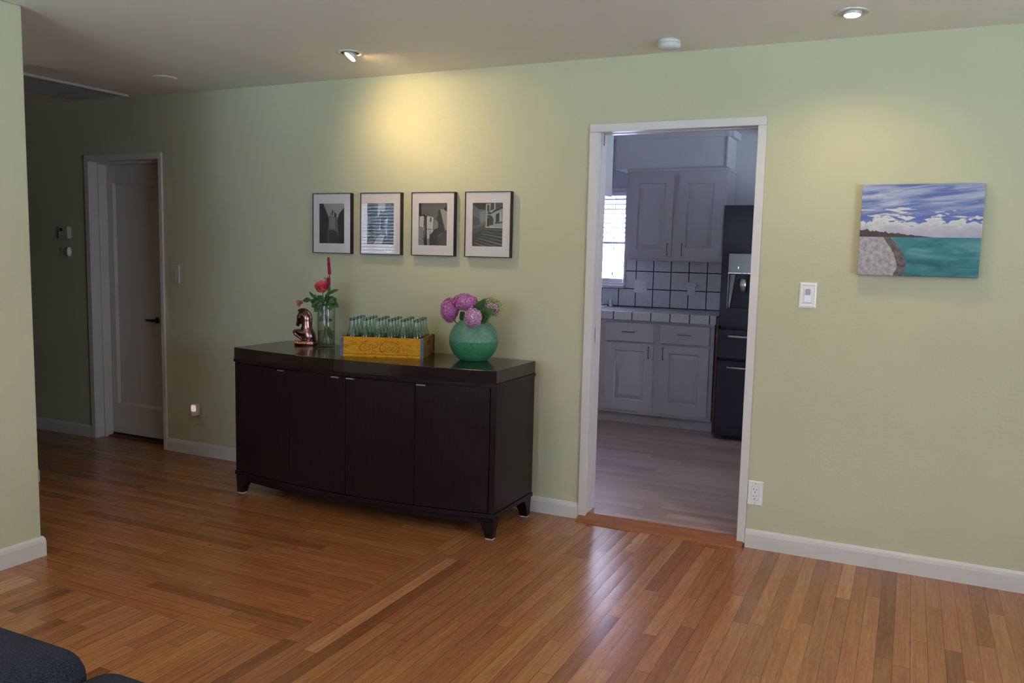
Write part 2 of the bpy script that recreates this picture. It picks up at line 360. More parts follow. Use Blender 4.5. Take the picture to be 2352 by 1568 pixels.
def threshold_wood():
    s = NT('threshold_oak'); co = s.n('NewGeometry').outputs['Position']
    mp = s.n('Mapping'); s.set(mp.inputs[0], co); mp.inputs['Scale'].default_value = (3, 60, 60)
    a = s.n('TexNoise'); s.set(a.inputs['Vector'], mp.outputs[0]); a.inputs['Scale'].default_value = 2; a.inputs['Detail'].default_value = 4
    s.pbr(s.ramp(a.outputs[0], [(0.3, (0.20, 0.065, 0.022, 1)), (0.7, (0.34, 0.125, 0.042, 1))]), 0.3, 0)
threshold_wood()

def seascape():
    """plain painted seascape: clouds, sea and a sandy shore (object coords: x 0..1, z 0..1 across the canvas)"""
    s = NT('seascape_paint'); co = s.n('TexCoord').outputs['Generated']; sp = s.n('SeparateXYZ'); s.set(sp.inputs[0], co)
    u, v = sp.outputs[0], sp.outputs[2]
    def noise(vec, sc, det=4, dist=0.0):
        n = s.n('TexNoise'); s.set(n.inputs['Vector'], vec); n.inputs['Scale'].default_value = sc; n.inputs['Detail'].default_value = det; n.inputs['Distortion'].default_value = dist
        return n.outputs[0]
    # high streaks
    st = noise(s.comb(s.math('MULTIPLY', u, 1.2), s.math('ADD', s.math('MULTIPLY', v, 9.0), s.math('MULTIPLY', u, -0.8)), 0.0), 2.0, 4, 0.8)
    sky = s.ramp(st, [(0.34, (0.10, 0.14, 0.36, 1)), (0.48, (0.22, 0.27, 0.47, 1)), (0.66, (0.44, 0.47, 0.57, 1))])
    blue = (0.085, 0.125, 0.40, 1)
    mid = s.ramp(v, [(0.66, (1, 1, 1, 1)), (0.78, (0, 0, 0, 1))])
    sky = s.mixc(s.math('MULTIPLY', mid, 0.8), sky, blue)
    puff = noise(s.comb(s.math('MULTIPLY', u, 5.0), s.math('MULTIPLY', v, 9.0), 2.0), 2.3, 5, 0.3)
    edge = s.math('ADD', v, s.math('MULTIPLY', s.math('SUBTRACT', puff, 0.5), -0.42))
    cl = s.ramp(edge, [(0.60, (1, 1, 1, 1)), (0.63, (0, 0, 0, 1))])
    clc = s.ramp(s.math('ADD', edge, s.math('MULTIPLY', puff, 0.15)), [(0.42, (0.33, 0.31, 0.45, 1)), (0.60, (0.45, 0.44, 0.52, 1)), (0.69, (0.66, 0.66, 0.64, 1))])
    sky = s.mixc(cl, sky, clc)
    wispf = noise(s.comb(s.math('MULTIPLY', u, 3.0), s.math('MULTIPLY', v, 14.0), 5.0), 1.5, 4, 0.2)
    wb = s.math('MULTIPLY', s.math('GREATER_THAN', v, 0.63), s.math('LESS_THAN', v, 0.75))
    sky = s.mixc(s.math('MULTIPLY', wb, s.ramp(wispf, [(0.55, (0, 0, 0, 1)), (0.60, (1, 1, 1, 1))])), sky, (0.58, 0.58, 0.60, 1))
    # sea
    se = noise(s.comb(s.math('MULTIPLY', u, 2.0), s.math('MULTIPLY', v, 7.0), 1.0), 1.6, 4, 0.5)
    sea = s.ramp(se, [(0.3, (0.025, 0.12, 0.14, 1)), (0.5, (0.05, 0.20, 0.24, 1)), (0.7, (0.13, 0.30, 0.36, 1))])
    sea = s.mixc(s.math('MULTIPLY', s.ramp(s.math('ADD', u, s.math('MULTIPLY', v, 1.2)), [(1.0, (0, 0, 0, 1)), (1.25, (1, 1, 1, 1))]), 0.6), sea, (0.045, 0.13, 0.08, 1))
    hor = s.math('LESS_THAN', v, 0.425)
    c = s.mixc(hor, sky, sea)
    # far low shore on the horizon
    hn = noise(s.comb(s.math('MULTIPLY', u, 26.0), 0.0, 0.0), 1.0, 2)
    hh = s.math('MULTIPLY', s.math('SUBTRACT', 0.62, u), s.math('MULTIPLY_ADD', hn, 0.20, 0.03))
    hillm = s.math('MULTIPLY', s.math('GREATER_THAN', v, 0.425), s.math('LESS_THAN', s.math('SUBTRACT', v, 0.425), hh))
    c = s.mixc(hillm, c, (0.07, 0.05, 0.045, 1))
    # sandy shore in the lower left
    sx = s.math('MULTIPLY_ADD', s.math('POWER', s.math('ABSOLUTE', s.math('SUBTRACT', v, 0.12)), 1.6), -0.9, 0.38)
    wob = s.math('MULTIPLY', noise(s.comb(u, v, 0.0), 9.0, 2), 0.05)
    sandm = s.math('MULTIPLY', hor, s.math('LESS_THAN', u, s.math('ADD', sx, wob)))
    wetm = s.math('MULTIPLY', hor, s.math('LESS_THAN', u, s.math('ADD', s.math('ADD', sx, wob), -0.07)))
    sn = noise(s.comb(s.math('MULTIPLY', u, 1.3), v, 0.0), 22.0, 4)
    c = s.mixc(sandm, c, s.ramp(sn, [(0.3, (0.07, 0.055, 0.06, 1)), (0.7, (0.19, 0.15, 0.15, 1))]))
    c = s.mixc(wetm, c, s.ramp(sn, [(0.3, (0.24, 0.22, 0.25, 1)), (0.7, (0.46, 0.43, 0.46, 1))]))
    cv = noise(co, 240.0, 2)
    s.pbr(c, 0.5, 0, s.bump(cv, 0.3, 0.001), spec=0.3)
seascape()

# ------------------------------------------------------------------ mesh tools
class MB:
    def __init__(s): s.v = []; s.f = []; s.mi = []; s.sm = []; s.cur = 0; s.smooth = False
    def mat(s, i): s.cur = i; return s
    def add(s, vs, fs, smooth=None):
        b = len(s.v); s.v += [tuple(v) for v in vs]
        for f in fs: s.f.append(tuple(b + i for i in f)); s.mi.append(s.cur); s.sm.append(s.smooth if smooth is None else smooth)
        return s
    def box(s, x0, y0, z0, x1, y1, z1):
        if x0 > x1: x0, x1 = x1, x0
        if y0 > y1: y0, y1 = y1, y0
        if z0 > z1: z0, z1 = z1, z0
        vs = [(x0,y0,z0),(x1,y0,z0),(x1,y1,z0),(x0,y1,z0),(x0,y0,z1),(x1,y0,z1),(x1,y1,z1),(x0,y1,z1)]
        return s.add(vs, [(3,2,1,0),(4,5,6,7),(0,1,5,4),(1,2,6,5),(2,3,7,6),(3,0,4,7)], False)
    def lathe(s, prof, seg=32, c=(0,0,0), cap=True):
        """profile of (r, z) turned about a vertical axis at c"""
        vs = []
        for r, z in prof:
            for i in range(seg):
                a = 2 * PI * i / seg; vs.append((c[0] + r * math.cos(a), c[1] + r * math.sin(a), c[2] + z))
        fs = []
        for j in range(len(prof) - 1):
            for i in range(seg):
                k = (i + 1) % seg; fs.append((j*seg+i, j*seg+k, (j+1)*seg+k, (j+1)*seg+i))
        s.add(vs, fs, True)
        if cap:
            b = len(s.v) - len(vs)
            if prof[0][0] > 1e-6: s.f.append(tuple(b + i for i in reversed(range(seg)))); s.mi.append(s.cur); s.sm.append(False)
            if prof[-1][0] > 1e-6: s.f.append(tuple(b + (len(prof)-1)*seg + i for i in range(seg))); s.mi.append(s.cur); s.sm.append(False)
        return s
    def tube(s, pts, rad, seg=10, cap=True):
        pts = [Vector(p) for p in pts]; n = len(pts)
        if not hasattr(rad, '__len__'): rad = [rad] * n
        vs = []; prev = None
        for i, p in enumerate(pts):
            t = (pts[min(i+1, n-1)] - pts[max(i-1, 0)]).normalized()
            if prev is None: u = t.orthogonal().normalized()
            else: u = (prev - t * prev.dot(t)); u = u.normalized() if u.length > 1e-6 else t.orthogonal().normalized()
            prev = u; w = t.cross(u)
            for k in range(seg):
                a = 2 * PI * k / seg; vs.append(p + (u * math.cos(a) + w * math.sin(a)) * rad[i])
        fs = []
        for j in range(n - 1):
            for i in range(seg):
                k = (i + 1) % seg; fs.append((j*seg+i, j*seg+k, (j+1)*seg+k, (j+1)*seg+i))
        if cap: fs.append(tuple(reversed(range(seg)))); fs.append(tuple((n-1)*seg + i for i in range(seg)))
        return s.add(vs, fs, True)
    def ball(s, c, r, seg=16, rings=10, rot=None):
        if not hasattr(r, '__len__'): r = (r, r, r)
        vs = []; fs = []
        for j in range(rings + 1):
            ph = PI * j / rings
            for i in range(seg):
                a = 2 * PI * i / seg
                p = Vector((r[0]*math.sin(ph)*math.cos(a), r[1]*math.sin(ph)*math.sin(a), r[2]*math.cos(ph)))
                if rot is not None: p = rot @ p
                vs.append(p + Vector(c))
        for j in range(rings):
            for i in range(seg):
                k = (i + 1) % seg; fs.append((j*seg+i, (j+1)*seg+i, (j+1)*seg+k, j*seg+k))
        return s.add(vs, fs, True)
    def prism(s, poly, h0, h1, plane='xz', smooth=False):
        """extruded polygon; plane xz: poly (x, z), h = y;  xy: poly (x, y), h = z;  yz: poly (y, z), h = x"""
        def P(a, b, h): return (a, h, b) if plane == 'xz' else ((a, b, h) if plane == 'xy' else (h, a, b))
        n = len(poly); vs = [P(a, b, h0) for a, b in poly] + [P(a, b, h1) for a, b in poly]
        fs = [tuple(range(n)), tuple(reversed(range(n, 2*n)))] + [(i, i + n, (i+1) % n + n, (i+1) % n) for i in range(n)]
        b0 = len(s.f); s.add(vs, fs, False)
        if smooth:
            for q in range(b0 + 2, len(s.f)): s.sm[q] = True
        return s
    def build(s, name, mats, parent=None, bevel=0.0, loc=None, rot=None, seg=2):
        me = bpy.data.meshes.new(name); me.from_pydata([tuple(v) for v in s.v], [], s.f)
        if isinstance(mats, str): mats = [mats]
        for m in mats: me.materials.append(MATS[m])
        for p, mi, sm in zip(me.polygons, s.mi, s.sm): p.material_index = mi; p.use_smooth = sm
        me.validate(); me.update()
        import bmesh
        bm = bmesh.new(); bm.from_mesh(me); bmesh.ops.recalc_face_normals(bm, faces=bm.faces); bm.to_mesh(me); bm.free()
        o = bpy.data.objects.new(name, me); COL.objects.link(o)
        if parent is not None: o.parent = parent
        if loc is not None: o.location = loc
        if rot is not None: o.rotation_euler = rot
        if bevel > 0:
            b = o.modifiers.new('bevel', 'BEVEL'); b.width = bevel; b.segments = seg; b.limit_method = 'ANGLE'; b.angle_limit = math.radians(40)
            b.harden_normals = False
        return o

def thing(name, label, cat, loc=(0, 0, 0), rotz=0.0, group=None):
    o = bpy.data.objects.new(name, None); COL.objects.link(o); o.location = loc; o.rotation_euler = (0, 0, rotz)
    o.empty_display_size = 0.1
    return tag(o, label, cat, group)
def tag(o, label, cat, group=None):
    o['label'] = label; o['category'] = cat
    if group: o['group'] = group
    return o
def structure(o): o['kind'] = 'structure'; return o
def B(*a): return MB().box(*a)

def catmull(pts, n=8, closed=False):
    out = []; P = [Vector(p) for p in pts]; m = len(P)
    rng = range(m) if closed else range(m - 1)
    for i in rng:
        p0 = P[(i-1) % m] if (closed or i > 0) else P[0]; p1 = P[i]; p2 = P[(i+1) % m]; p3 = P[(i+2) % m] if (closed or i + 2 < m) else P[-1]
        for k in range(n):
            t = k / n
            out.append(0.5 * ((2*p1) + (-p0+p2)*t + (2*p0-5*p1+4*p2-p3)*t*t + (-p0+3*p1-3*p2+p3)*t*t*t))
    if not closed: out.append(P[-1])
    return out

# ------------------------------------------------------------------ room shell
CZ = 2.44
# floors
structure(B(-5.3, -5.75, -0.12, 4.5, 0.03, 0.0).build('floor', 'oak_strip_floor'))
structure(B(-1.6, 0.031, -0.12, 3.4, 3.05, 0.035).build('floor', 'kitchen_vinyl_plank'))
structure(B(-5.3, -5.75, CZ, 4.5, 0.13, CZ + 0.1).build('ceiling', 'ceiling_paint'))
structure(B(-1.6, 0.131, CZ + 0.02, 3.4, 3.2, CZ + 0.12).build('ceiling', 'kitchen_paint'))
# main wall with the two openings
m = MB()
m.box(-5.3, 0, 0, -3.335, 0.13, CZ); m.box(-3.335, 0, 2.03, -2.60, 0.13, CZ); m.box(-2.60, 0, 0, 0.515, 0.13, CZ)
m.box(0.515, 0, 2.085, 1.36, 0.13, CZ); m.box(1.36, 0, 0, 4.5, 0.13, CZ)
structure(m.build('wall_back', 'sage_paint'))
# closet space behind the narrow door
m = MB().box(-3.5, 0.62, 0.0, -2.4, 0.66, CZ).box(-3.5, 0.131, 0.0, -3.46, 0.62, CZ).box(-2.44, 0.131, 0.0, -2.40, 0.62, CZ).box(-3.5, 0.131, CZ, -2.4, 0.66, CZ + 0.04)
structure(m.build('wall_closet', 'sage_paint'))
# left stub wall (right face x = -1.477, corner y = -1.75)
m = MB().box(-1.59, -5.6, 0, -1.477, -1.742, CZ)
structure(m.build('wall_left', 'sage_paint', bevel=0.006))
# hallway's near wall and dining room walls
structure(B(-5.3, -1.08, 0, -2.620, -0.97, CZ).build('wall_hallway', 'sage_paint', bevel=0.006))
structure(B(-5.3, -0.969, 0, -5.2, -0.001, CZ).build('wall_hallway_end', 'sage_paint'))
structure(B(-5.3, -4.8, 0, -5.2, -1.081, CZ).build('wall_dining_left', 'sage_paint'))
m = MB(); m.box(-5.3, -4.9, 0, -4.64, -4.8, CZ); m.box(-4.64, -4.9, 0, -3.84, -4.8, 0.85); m.box(-4.64, -4.9, 2.05, -3.84, -4.8, CZ); m.box(-3.84, -4.9, 0, -1.591, -4.8, CZ)
structure(m.build('wall_dining_front', 'sage_paint'))
# right wall and rear wall with their windows
m = MB(); m.box(4.38, -5.6, 0, 4.5, -4.15, CZ); m.box(4.38, -4.15, 0, 4.5, -2.15, 0.8); m.box(4.38, -4.15, 2.1, 4.5, -2.15, CZ); m.box(4.38, -2.15, 0, 4.5, -0.001, CZ)
structure(m.build('wall_right', 'sage_paint'))
m = MB(); m.box(-1.589, -5.75, 0, -1.1, -5.601, CZ); m.box(-1.1, -5.75, 0, 1.1, -5.601, 0.85); m.box(-1.1, -5.75, 2.15, 1.1, -5.601, CZ); m.box(1.1, -5.75, 0, 4.5, -5.601, CZ)
structure(m.build('wall_front', 'sage_paint'))
# kitchen walls
m = MB(); m.box(-1.6, 3.05, 0, -1.25, 3.2, CZ + 0.02); m.box(-1.25, 3.05, 0, -0.283, 3.2, 1.19); m.box(-1.25, 3.05, 2.0, -0.283, 3.2, CZ + 0.02); m.box(-0.283, 3.05, 0, 3.4, 3.2, CZ + 0.02)
structure(m.build('wall_kitchen_back', 'kitchen_paint'))
structure(B(-1.7, 0.131, 0, -1.601, 3.2, CZ + 0.02).build('wall_kitchen_left', 'kitchen_paint'))
m = MB(); m.box(3.3, 0.131, 0, 3.4, 0.9, CZ + 0.02); m.box(3.3, 0.9, 0, 3.4, 2.1, 1.0); m.box(3.3, 0.9, 2.1, 3.4, 2.1, CZ + 0.02); m.box(3.3, 2.1, 0, 3.4, 3.05, CZ + 0.02)
structure(m.build('wall_kitchen_right', 'kitchen_paint'))
structure(B(0.515, 0.131, 2.09, 1.36, 0.135, CZ).build('wall_kitchen_front', 'kitchen_paint'))

# simple window frames in the unseen openings
def window_frame(name, axis, p, a0, a1, z0, z1, t=0.05):
    m = MB()
    def bx(u0, w0, u1, w1):
        if axis == 'x': m.box(p - 0.02, u0, w0, p + 0.02, u1, w1)
        else: m.box(u0, p - 0.02, w0, u1, p + 0.02, w1)
    bx(a0, z0, a0 + t, z1); bx(a1 - t, z0, a1, z1); bx(a0 + t, z0, a1 - t, z0 + t); bx(a0 + t, z1 - t, a1 - t, z1)
    mid = (a0 + a1) / 2; bx(mid - 0.02, z0 + t, mid + 0.02, z1 - t)
    o = structure(m.build(name, 'trim_paint')); return o
window_frame('window_2', 'x', 4.46, -4.15, -2.15, 0.8, 2.1)
window_frame('window_3', 'y', -5.70, -1.1, 1.1, 0.85, 2.15)
window_frame('window_4', 'y', -4.87, -4.64, -3.84, 0.85, 2.05)
window_frame('window_5', 'x', 3.37, 0.9, 2.1, 1.0, 2.1)

# baseboards with a rounded top
def baseboard(name, pts, side=1, h=0.088, t=0.014):
    """pts: xy polyline on the wall face; side +1 puts the board to the left of the direction of travel"""
    m = MB(); prof = [(0, 0), (t, 0), (t, h * 0.72), (t * 0.8, h * 0.88), (t * 0.35, h), (0, h)]
    P = [Vector((x, y)) for x, y in pts]; n = len(P); rings = []
    for i, p in enumerate(P):
        d1 = (P[i] - P[i-1]).normalized() if i > 0 else None; d2 = (P[i+1] - P[i]).normalized() if i < n - 1 else None
        nrm = lambda d: Vector((-d.y, d.x)) * side
        if d1 is None: o = nrm(d2)
        elif d2 is None: o = nrm(d1)
        else: o = (nrm(d1) + nrm(d2)); o = o / max(o.dot(nrm(d1)), 0.2)
        rings.append([(p.x + o.x * a, p.y + o.y * a, b) for a, b in prof])
    vs = [v for r in rings for v in r]; k = len(prof); fs = []
    for j in range(n - 1):
        for i in range(k): fs.append((j*k+i, j*k+(i+1) % k, (j+1)*k+(i+1) % k, (j+1)*k+i))
    fs.append(tuple(range(k))); fs.append(tuple((n-1)*k + i for i in reversed(range(k))))
    m.add(vs, fs, False); return structure(m.build(name, 'trim_paint'))
baseboard('baseboard_back_right', [(1.383, 0), (4.38, 0)], -1, 0.094)
baseboard('baseboard_back_middle', [(-2.592, 0), (0.490, 0)], -1)
baseboard('baseboard_back_left', [(-5.2, 0), (-3.362, 0)], -1)
baseboard('baseboard_left', [(-1.477, -5.6), (-1.477, -1.742), (-1.59, -1.742), (-1.59, -4.7)], -1, 0.093)
baseboard('baseboard_hallway', [(-5.2, -0.97), (-2.620, -0.97), (-2.620, -1.08), (-5.2, -1.08)], 1, 0.088)
baseboard('baseboard_right', [(4.38, -5.6), (4.38, -0.02)], 1)

# ------------------------------------------------------------------ kitchen doorway (cased opening with pocket door track)
def casing(name, xo0, xo1, xi0, xi1, zo, zi, zb, y0=-0.015):
    m = MB()
    m.box(xo0, y0, zb, xi0, 0.0, zi); m.box(xi1, y0, zb, xo1, 0.0, zi); m.box(xo0, y0, zi, xo1, 0.0, zo)
    return structure(m.build(name, 'trim_paint', bevel=0.003))
casing('trim_1', 0.491, 1.382, 0.536, 1.342, 2.108, 2.066, 0.018)
m = MB()
m.box(0.513, 0.0, 0.02, 0.536, 0.042, 2.085); m.box(0.513, 0.052, 0.02, 0.536, 0.13, 2.085)      # left jamb: pocket slot between two strips
m.box(1.342, 0.0, 0.02, 1.362, 0.13, 2.085)
m.box(0.536, 0.0, 2.066, 1.342, 0.042, 2.085); m.box(0.536, 0.078, 2.066, 1.342, 0.13, 2.085)
structure(m.build('trim_2', 'trim_paint', bevel=0.002))
d = structure(B(0.40, 0.0425, 0.04, 0.5335, 0.0515, 2.06).build('door_2', 'door_paint'))
B(0.5335, 0.0435, 0.965, 0.5350, 0.0505, 1.045).build('latch', 'dark_bronze', d)
tk = thing('pocket_door_track', 'brown metal sliding track under the head of the kitchen doorway', 'door track')
B(0.537, 0.0425, 2.072, 1.341, 0.0775, 2.084).build('track_channel', 'brown_wood_edge', tk)
B(0.545, 0.055, 2.005, 0.549, 0.062, 2.072).build('hanger_rod', 'pewter', tk)
# threshold
m = MB(); m.prism([(-0.064, 0.0), (-0.055, 0.012), (-0.035, 0.019), (0.018, 0.036), (0.030, 0.0365), (0.030, 0.0)], 0.497, 1.376, 'yz')
o = m.build('door_threshold', 'threshold_oak'); tag(o, 'reddish oak threshold strip across the kitchen doorway floor', 'threshold')

# ------------------------------------------------------------------ narrow white door at left
casing('trim_3', -3.36, -2.593, -3.316, -2.625, 2.060, 2.014, 0.0)
m = MB(); m.box(-3.335, 0.0, 0, -3.316, 0.13, 2.03); m.box(-2.625, 0.0, 0, -2.60, 0.13, 2.03); m.box(-3.316, 0.0, 2.014, -2.625, 0.13, 2.03)
m.box(-3.316, 0.06, 0, -3.303, 0.128, 2.014); m.box(-2.638, 0.06, 0, -2.625, 0.128, 2.014); m.box(-3.303, 0.06, 2.0, -2.638, 0.128, 2.014)
structure(m.build('trim_4', 'trim_paint', bevel=0.0015))
d = MB()
x0, x1, z0, z1 = -3.318, -2.624, 0.026, 2.012; px0, px1, pz0, pz1 = -3.25, -2.70, 0.243, 1.876
d.box(x0, 0.130, z0, px0, 0.165, z1); d.box(px1, 0.130, z0, x1, 0.165, z1); d.box(px0, 0.130, z0, px1, 0.165, pz0); d.box(px0, 0.130, pz1, px1, 0.165, z1)
d.box(px0, 0.146, pz0, px1, 0.160, pz1)
bv = 0.016
def bevelring(d, a0, a1, b0, b1, y0, y1, w):
    vs = [(a0,y0,b0),(a1,y0,b0),(a1,y0,b1),(a0,y0,b1),(a0+w,y1,b0+w),(a1-w,y1,b0+w),(a1-w,y1,b1-w),(a0+w,y1,b1-w)]
    d.add(vs, [(0,1,5,4),(1,2,6,5),(2,3,7,6),(3,0,4,7)], False)
bevelring(d, px0, px1, pz0, pz1, 0.130, 0.1459, bv)
door = structure(d.build('door_1', 'door_paint'))
m = MB(); m.lathe([(0.0, 0), (0.022, 0), (0.022, 0.006), (0.010, 0.012), (0.009, 0.034), (0, 0.034)], 20)
h = m.build('door_handle', 'dark_bronze', door, loc=(-2.822, 0.130, 0.893), rot=(PI/2, 0, 0))
m = MB(); m.tube([(-2.822, 0.100, 0.893), (-2.845, 0.098, 0.893), (-2.88, 0.098, 0.892), (-2.905, 0.100, 0.892)], [0.011, 0.010, 0.0085, 0.008], 12)
m.build('lever', 'dark_bronze', door)
structure(B(-3.6, 0.031, -0.12, -2.3, 0.70, 0.0).build('floor', 'oak_strip_floor'))
tag(B(-3.302, 0.085, 0.0005, -2.639, 0.17, 0.011).build('door_saddle', 'brown_wood_edge'), 'low dark wood saddle under the narrow white door at left', 'threshold')

# ------------------------------------------------------------------ sideboard (bow front, four doors)
XL, XR, YB_, YF, ZT = -1.443, 0.248, -0.085, -0.552, 0.858
XC = (XL + XR) / 2; HW = (XR - XL) / 2
def bow(x, base=YF, amt=0.092): t = (x - XC) / HW; return base - amt * (1 - t * t)
sb = thing('sideboard', 'dark espresso wood sideboard with a bowed four-door front and flared feet', 'sideboard', (XC, -0.3, 0))
def loc_(o): o.location = (-XC, 0.3, 0); return o   # parts are built in room coordinates
def bowslab(name, xa, xb, z0, z1, off, mats, back=None, n=24, bev=0.0015, thick=None):
    m = MB(); front = [(xa + (xb - xa) * i / n, bow(xa + (xb - xa) * i / n) - off) for i in range(n + 1)]
    if thick is None: poly = front + [(xb, back), (xa, back)]
    else: poly = front + [(x, y + thick) for x, y in reversed(front)]
    m.prism(poly, z0, z1, 'xy'); return loc_(m.build(name, mats, sb, bevel=bev))
bowslab('top', XL, XR, 0.793, ZT, 0.0, 'espresso_top', YB_)
bowslab('molding', XL - 0.006, XR + 0.005, 0.776, 0.792, 0.002, 'espresso_wood', YB_ - 0.001)
bowslab('body', XL + 0.002, XR - 0.002, 0.135, 0.776, -0.022, 'espresso_wood', YB_)
bowslab('base_molding', XL - 0.006, XR + 0.005, 0.112, 0.134, 0.0, 'espresso_wood', YB_ - 0.001)
bowslab('apron', XL + 0.06, XR - 0.06, 0.078, 0.1115, -0.02, 'espresso_wood', None, thick=0.02)
for xa, xb in ((XL + 0.001, XL + 0.030), (XR - 0.030, XR - 0.001)):
    bowslab('stile', xa, xb, 0.136, 0.775, -0.004, 'espresso_wood', None, 4, thick=0.017)
edges = [XL + 0.032, -0.987, -0.594, -0.179, XR - 0.032]
for i in range(4):
    d = bowslab('door', edges[i] + 0.0015, edges[i+1] - 0.0015, 0.138, 0.768, -0.003, 'espresso_wood', None, 10, thick=0.018)
    xa = [edges[1] - 0.070, edges[2] - 0.078, edges[2] + 0.018, edges[3] + 0.018][i]
    m = MB(); n = 4; pts = [(xa + 0.05 * k / n) for k in range(n + 1)]
    poly = [(x, bow(x) - 0.016) for x in pts] + [(x, bow(x) - 0.001) for x in reversed(pts)]
    m.prism(poly, 0.7645, 0.7675, 'xy'); m.prism([(x, bow(x) - 0.017) for x in pts] + [(x, bow(x) - 0.0145) for x in reversed(pts)], 0.762, 0.7682, 'xy')
    m.build('tab_pull', 'brushed_steel', d)
def foot(x, y, sx, sy):
    """flared foot: flush outside corner at (x, y), inner faces sweep in toward the floor"""
    m = MB(); prof = [(0.112, 0.105), (0.095, 0.088), (0.07, 0.068), (0.04, 0.054), (0.006, 0.046)]
    vs = []
    for z, w in prof:
        k = 0.004 * (1 - z / 0.112)
        vs += [(x + sx*k, y + sy*k, z), (x + sx*w, y + sy*k, z), (x + sx*w, y + sy*min(w, 0.9*w), z), (x + sx*k, y + sy*w*0.9, z)]
    fs = []
    for j in range(len(prof) - 1):
        for i in range(4): fs.append((j*4+i, j*4+(i+1) % 4, (j+1)*4+(i+1) % 4, (j+1)*4+i))
    fs.append((0, 1, 2, 3)); fs.append(tuple((len(prof)-1)*4 + i for i in reversed(range(4))))
    m.add(vs, fs, False); f = loc_(m.build('foot', 'espresso_wood', sb, bevel=0.001))
    B(x + sx*0.006, y + sy*0.006, 0.0, x + sx*0.044, y + sy*0.040, 0.0058).build('foot_pad', 'felt_pad', f)
foot(XL + 0.004, YF + 0.0, 1, 1); foot(XR - 0.004, YF + 0.0, -1, 1); foot(XL + 0.004, YB_ - 0.004, 1, -1); foot(XR - 0.004, YB_ - 0.004, -1, -1)

# ------------------------------------------------------------------ framed photographs
def art(name, parent, x0, z0, w, h, y, polys):
    """black and white photograph: flat areas of grey, each a polygon in 0..1 print coordinates"""
    mats = ['photo_g%d' % i for i in range(9)]; m = MB(); yy = y
    for g, poly in polys:
        m.mat(g); yy -= 0.00012
        m.prism([(x0 + u * w, z0 + v * h) for u, v in poly], yy, y + 0.0005, 'xz')
    return m.build(name, mats, parent)
FULL = [(0, 0), (1, 0), (1, 1), (0, 1)]
def rc(u0, v0, u1, v1): return [(u0, v0), (u1, v0), (u1, v1), (u0, v1)]
P1 = [(6, FULL), (1, [(0, 0), (0.42, 0), (0.37, 0.66), (0.15, 1.0), (0, 1)]), (1, [(0.72, 0.0), (1, 0), (1, 0.92), (0.80, 0.76), (0.70, 0.58)]),
      (4, [(0.36, 0.0), (0.80, 0.0), (0.70, 0.66), (0.38, 0.66)]), (5, [(0.40, 0.36), (0.64, 0.36), (0.62, 0.66), (0.41, 0.66)]),
      (2, [(0.33, 0), (0.84, 0), (0.70, 0.28), (0.52, 0.34), (0.36, 0.30)]), (2, [(0.39, 0.655), (0.53, 0.83), (0.67, 0.74), (0.68, 0.655)]),
      (6, [(0.43, 0.665), (0.50, 0.76), (0.52, 0.665)]), (6, [(0.54, 0.665), (0.54, 0.79), (0.585, 0.79), (0.59, 0.665)]), (2, rc(0.505, 0.80, 0.525, 0.84)),
      (3, [(0.30, 0), (0.42, 0), (0.37, 0.4), (0.34, 0.5)])]
P2 = [(2, FULL), (6, [(0.40, 1.0), (0.66, 1.0), (0.66, 0.82), (0.56, 0.79), (0.50, 0.83), (0.42, 0.66), (0.38, 0.70)]), (1, [(0.44, 0.66), (0.50, 0.82), (0.56, 0.80), (0.62, 0.70), (0.58, 0.30), (0.44, 0.34)]),
      (5, [(0.42, 0.34), (0.48, 0.54), (0.50, 0.34)]), (5, [(0.46, 0.5), (0.47, 0.7), (0.49, 0.7), (0.50, 0.5)]), (6, [(0.66, 0.56), (0.76, 0.68), (0.77, 0.50), (0.68, 0.48)]),
      (4, [(0.64, 0.22), (0.66, 0.52), (0.76, 0.52), (0.75, 0.22)]), (7, [(0.72, 0.40), (0.76, 0.22), (0.73, 0.21), (0.70, 0.40)]),
      (5, [(0.22, 0.0), (0.55, 0.0), (0.66, 0.22), (0.48, 0.26), (0.34, 0.14)]), (3, [(0.08, 0), (0.22, 0.0), (0.3, 0.12), (0.1, 0.2)])]
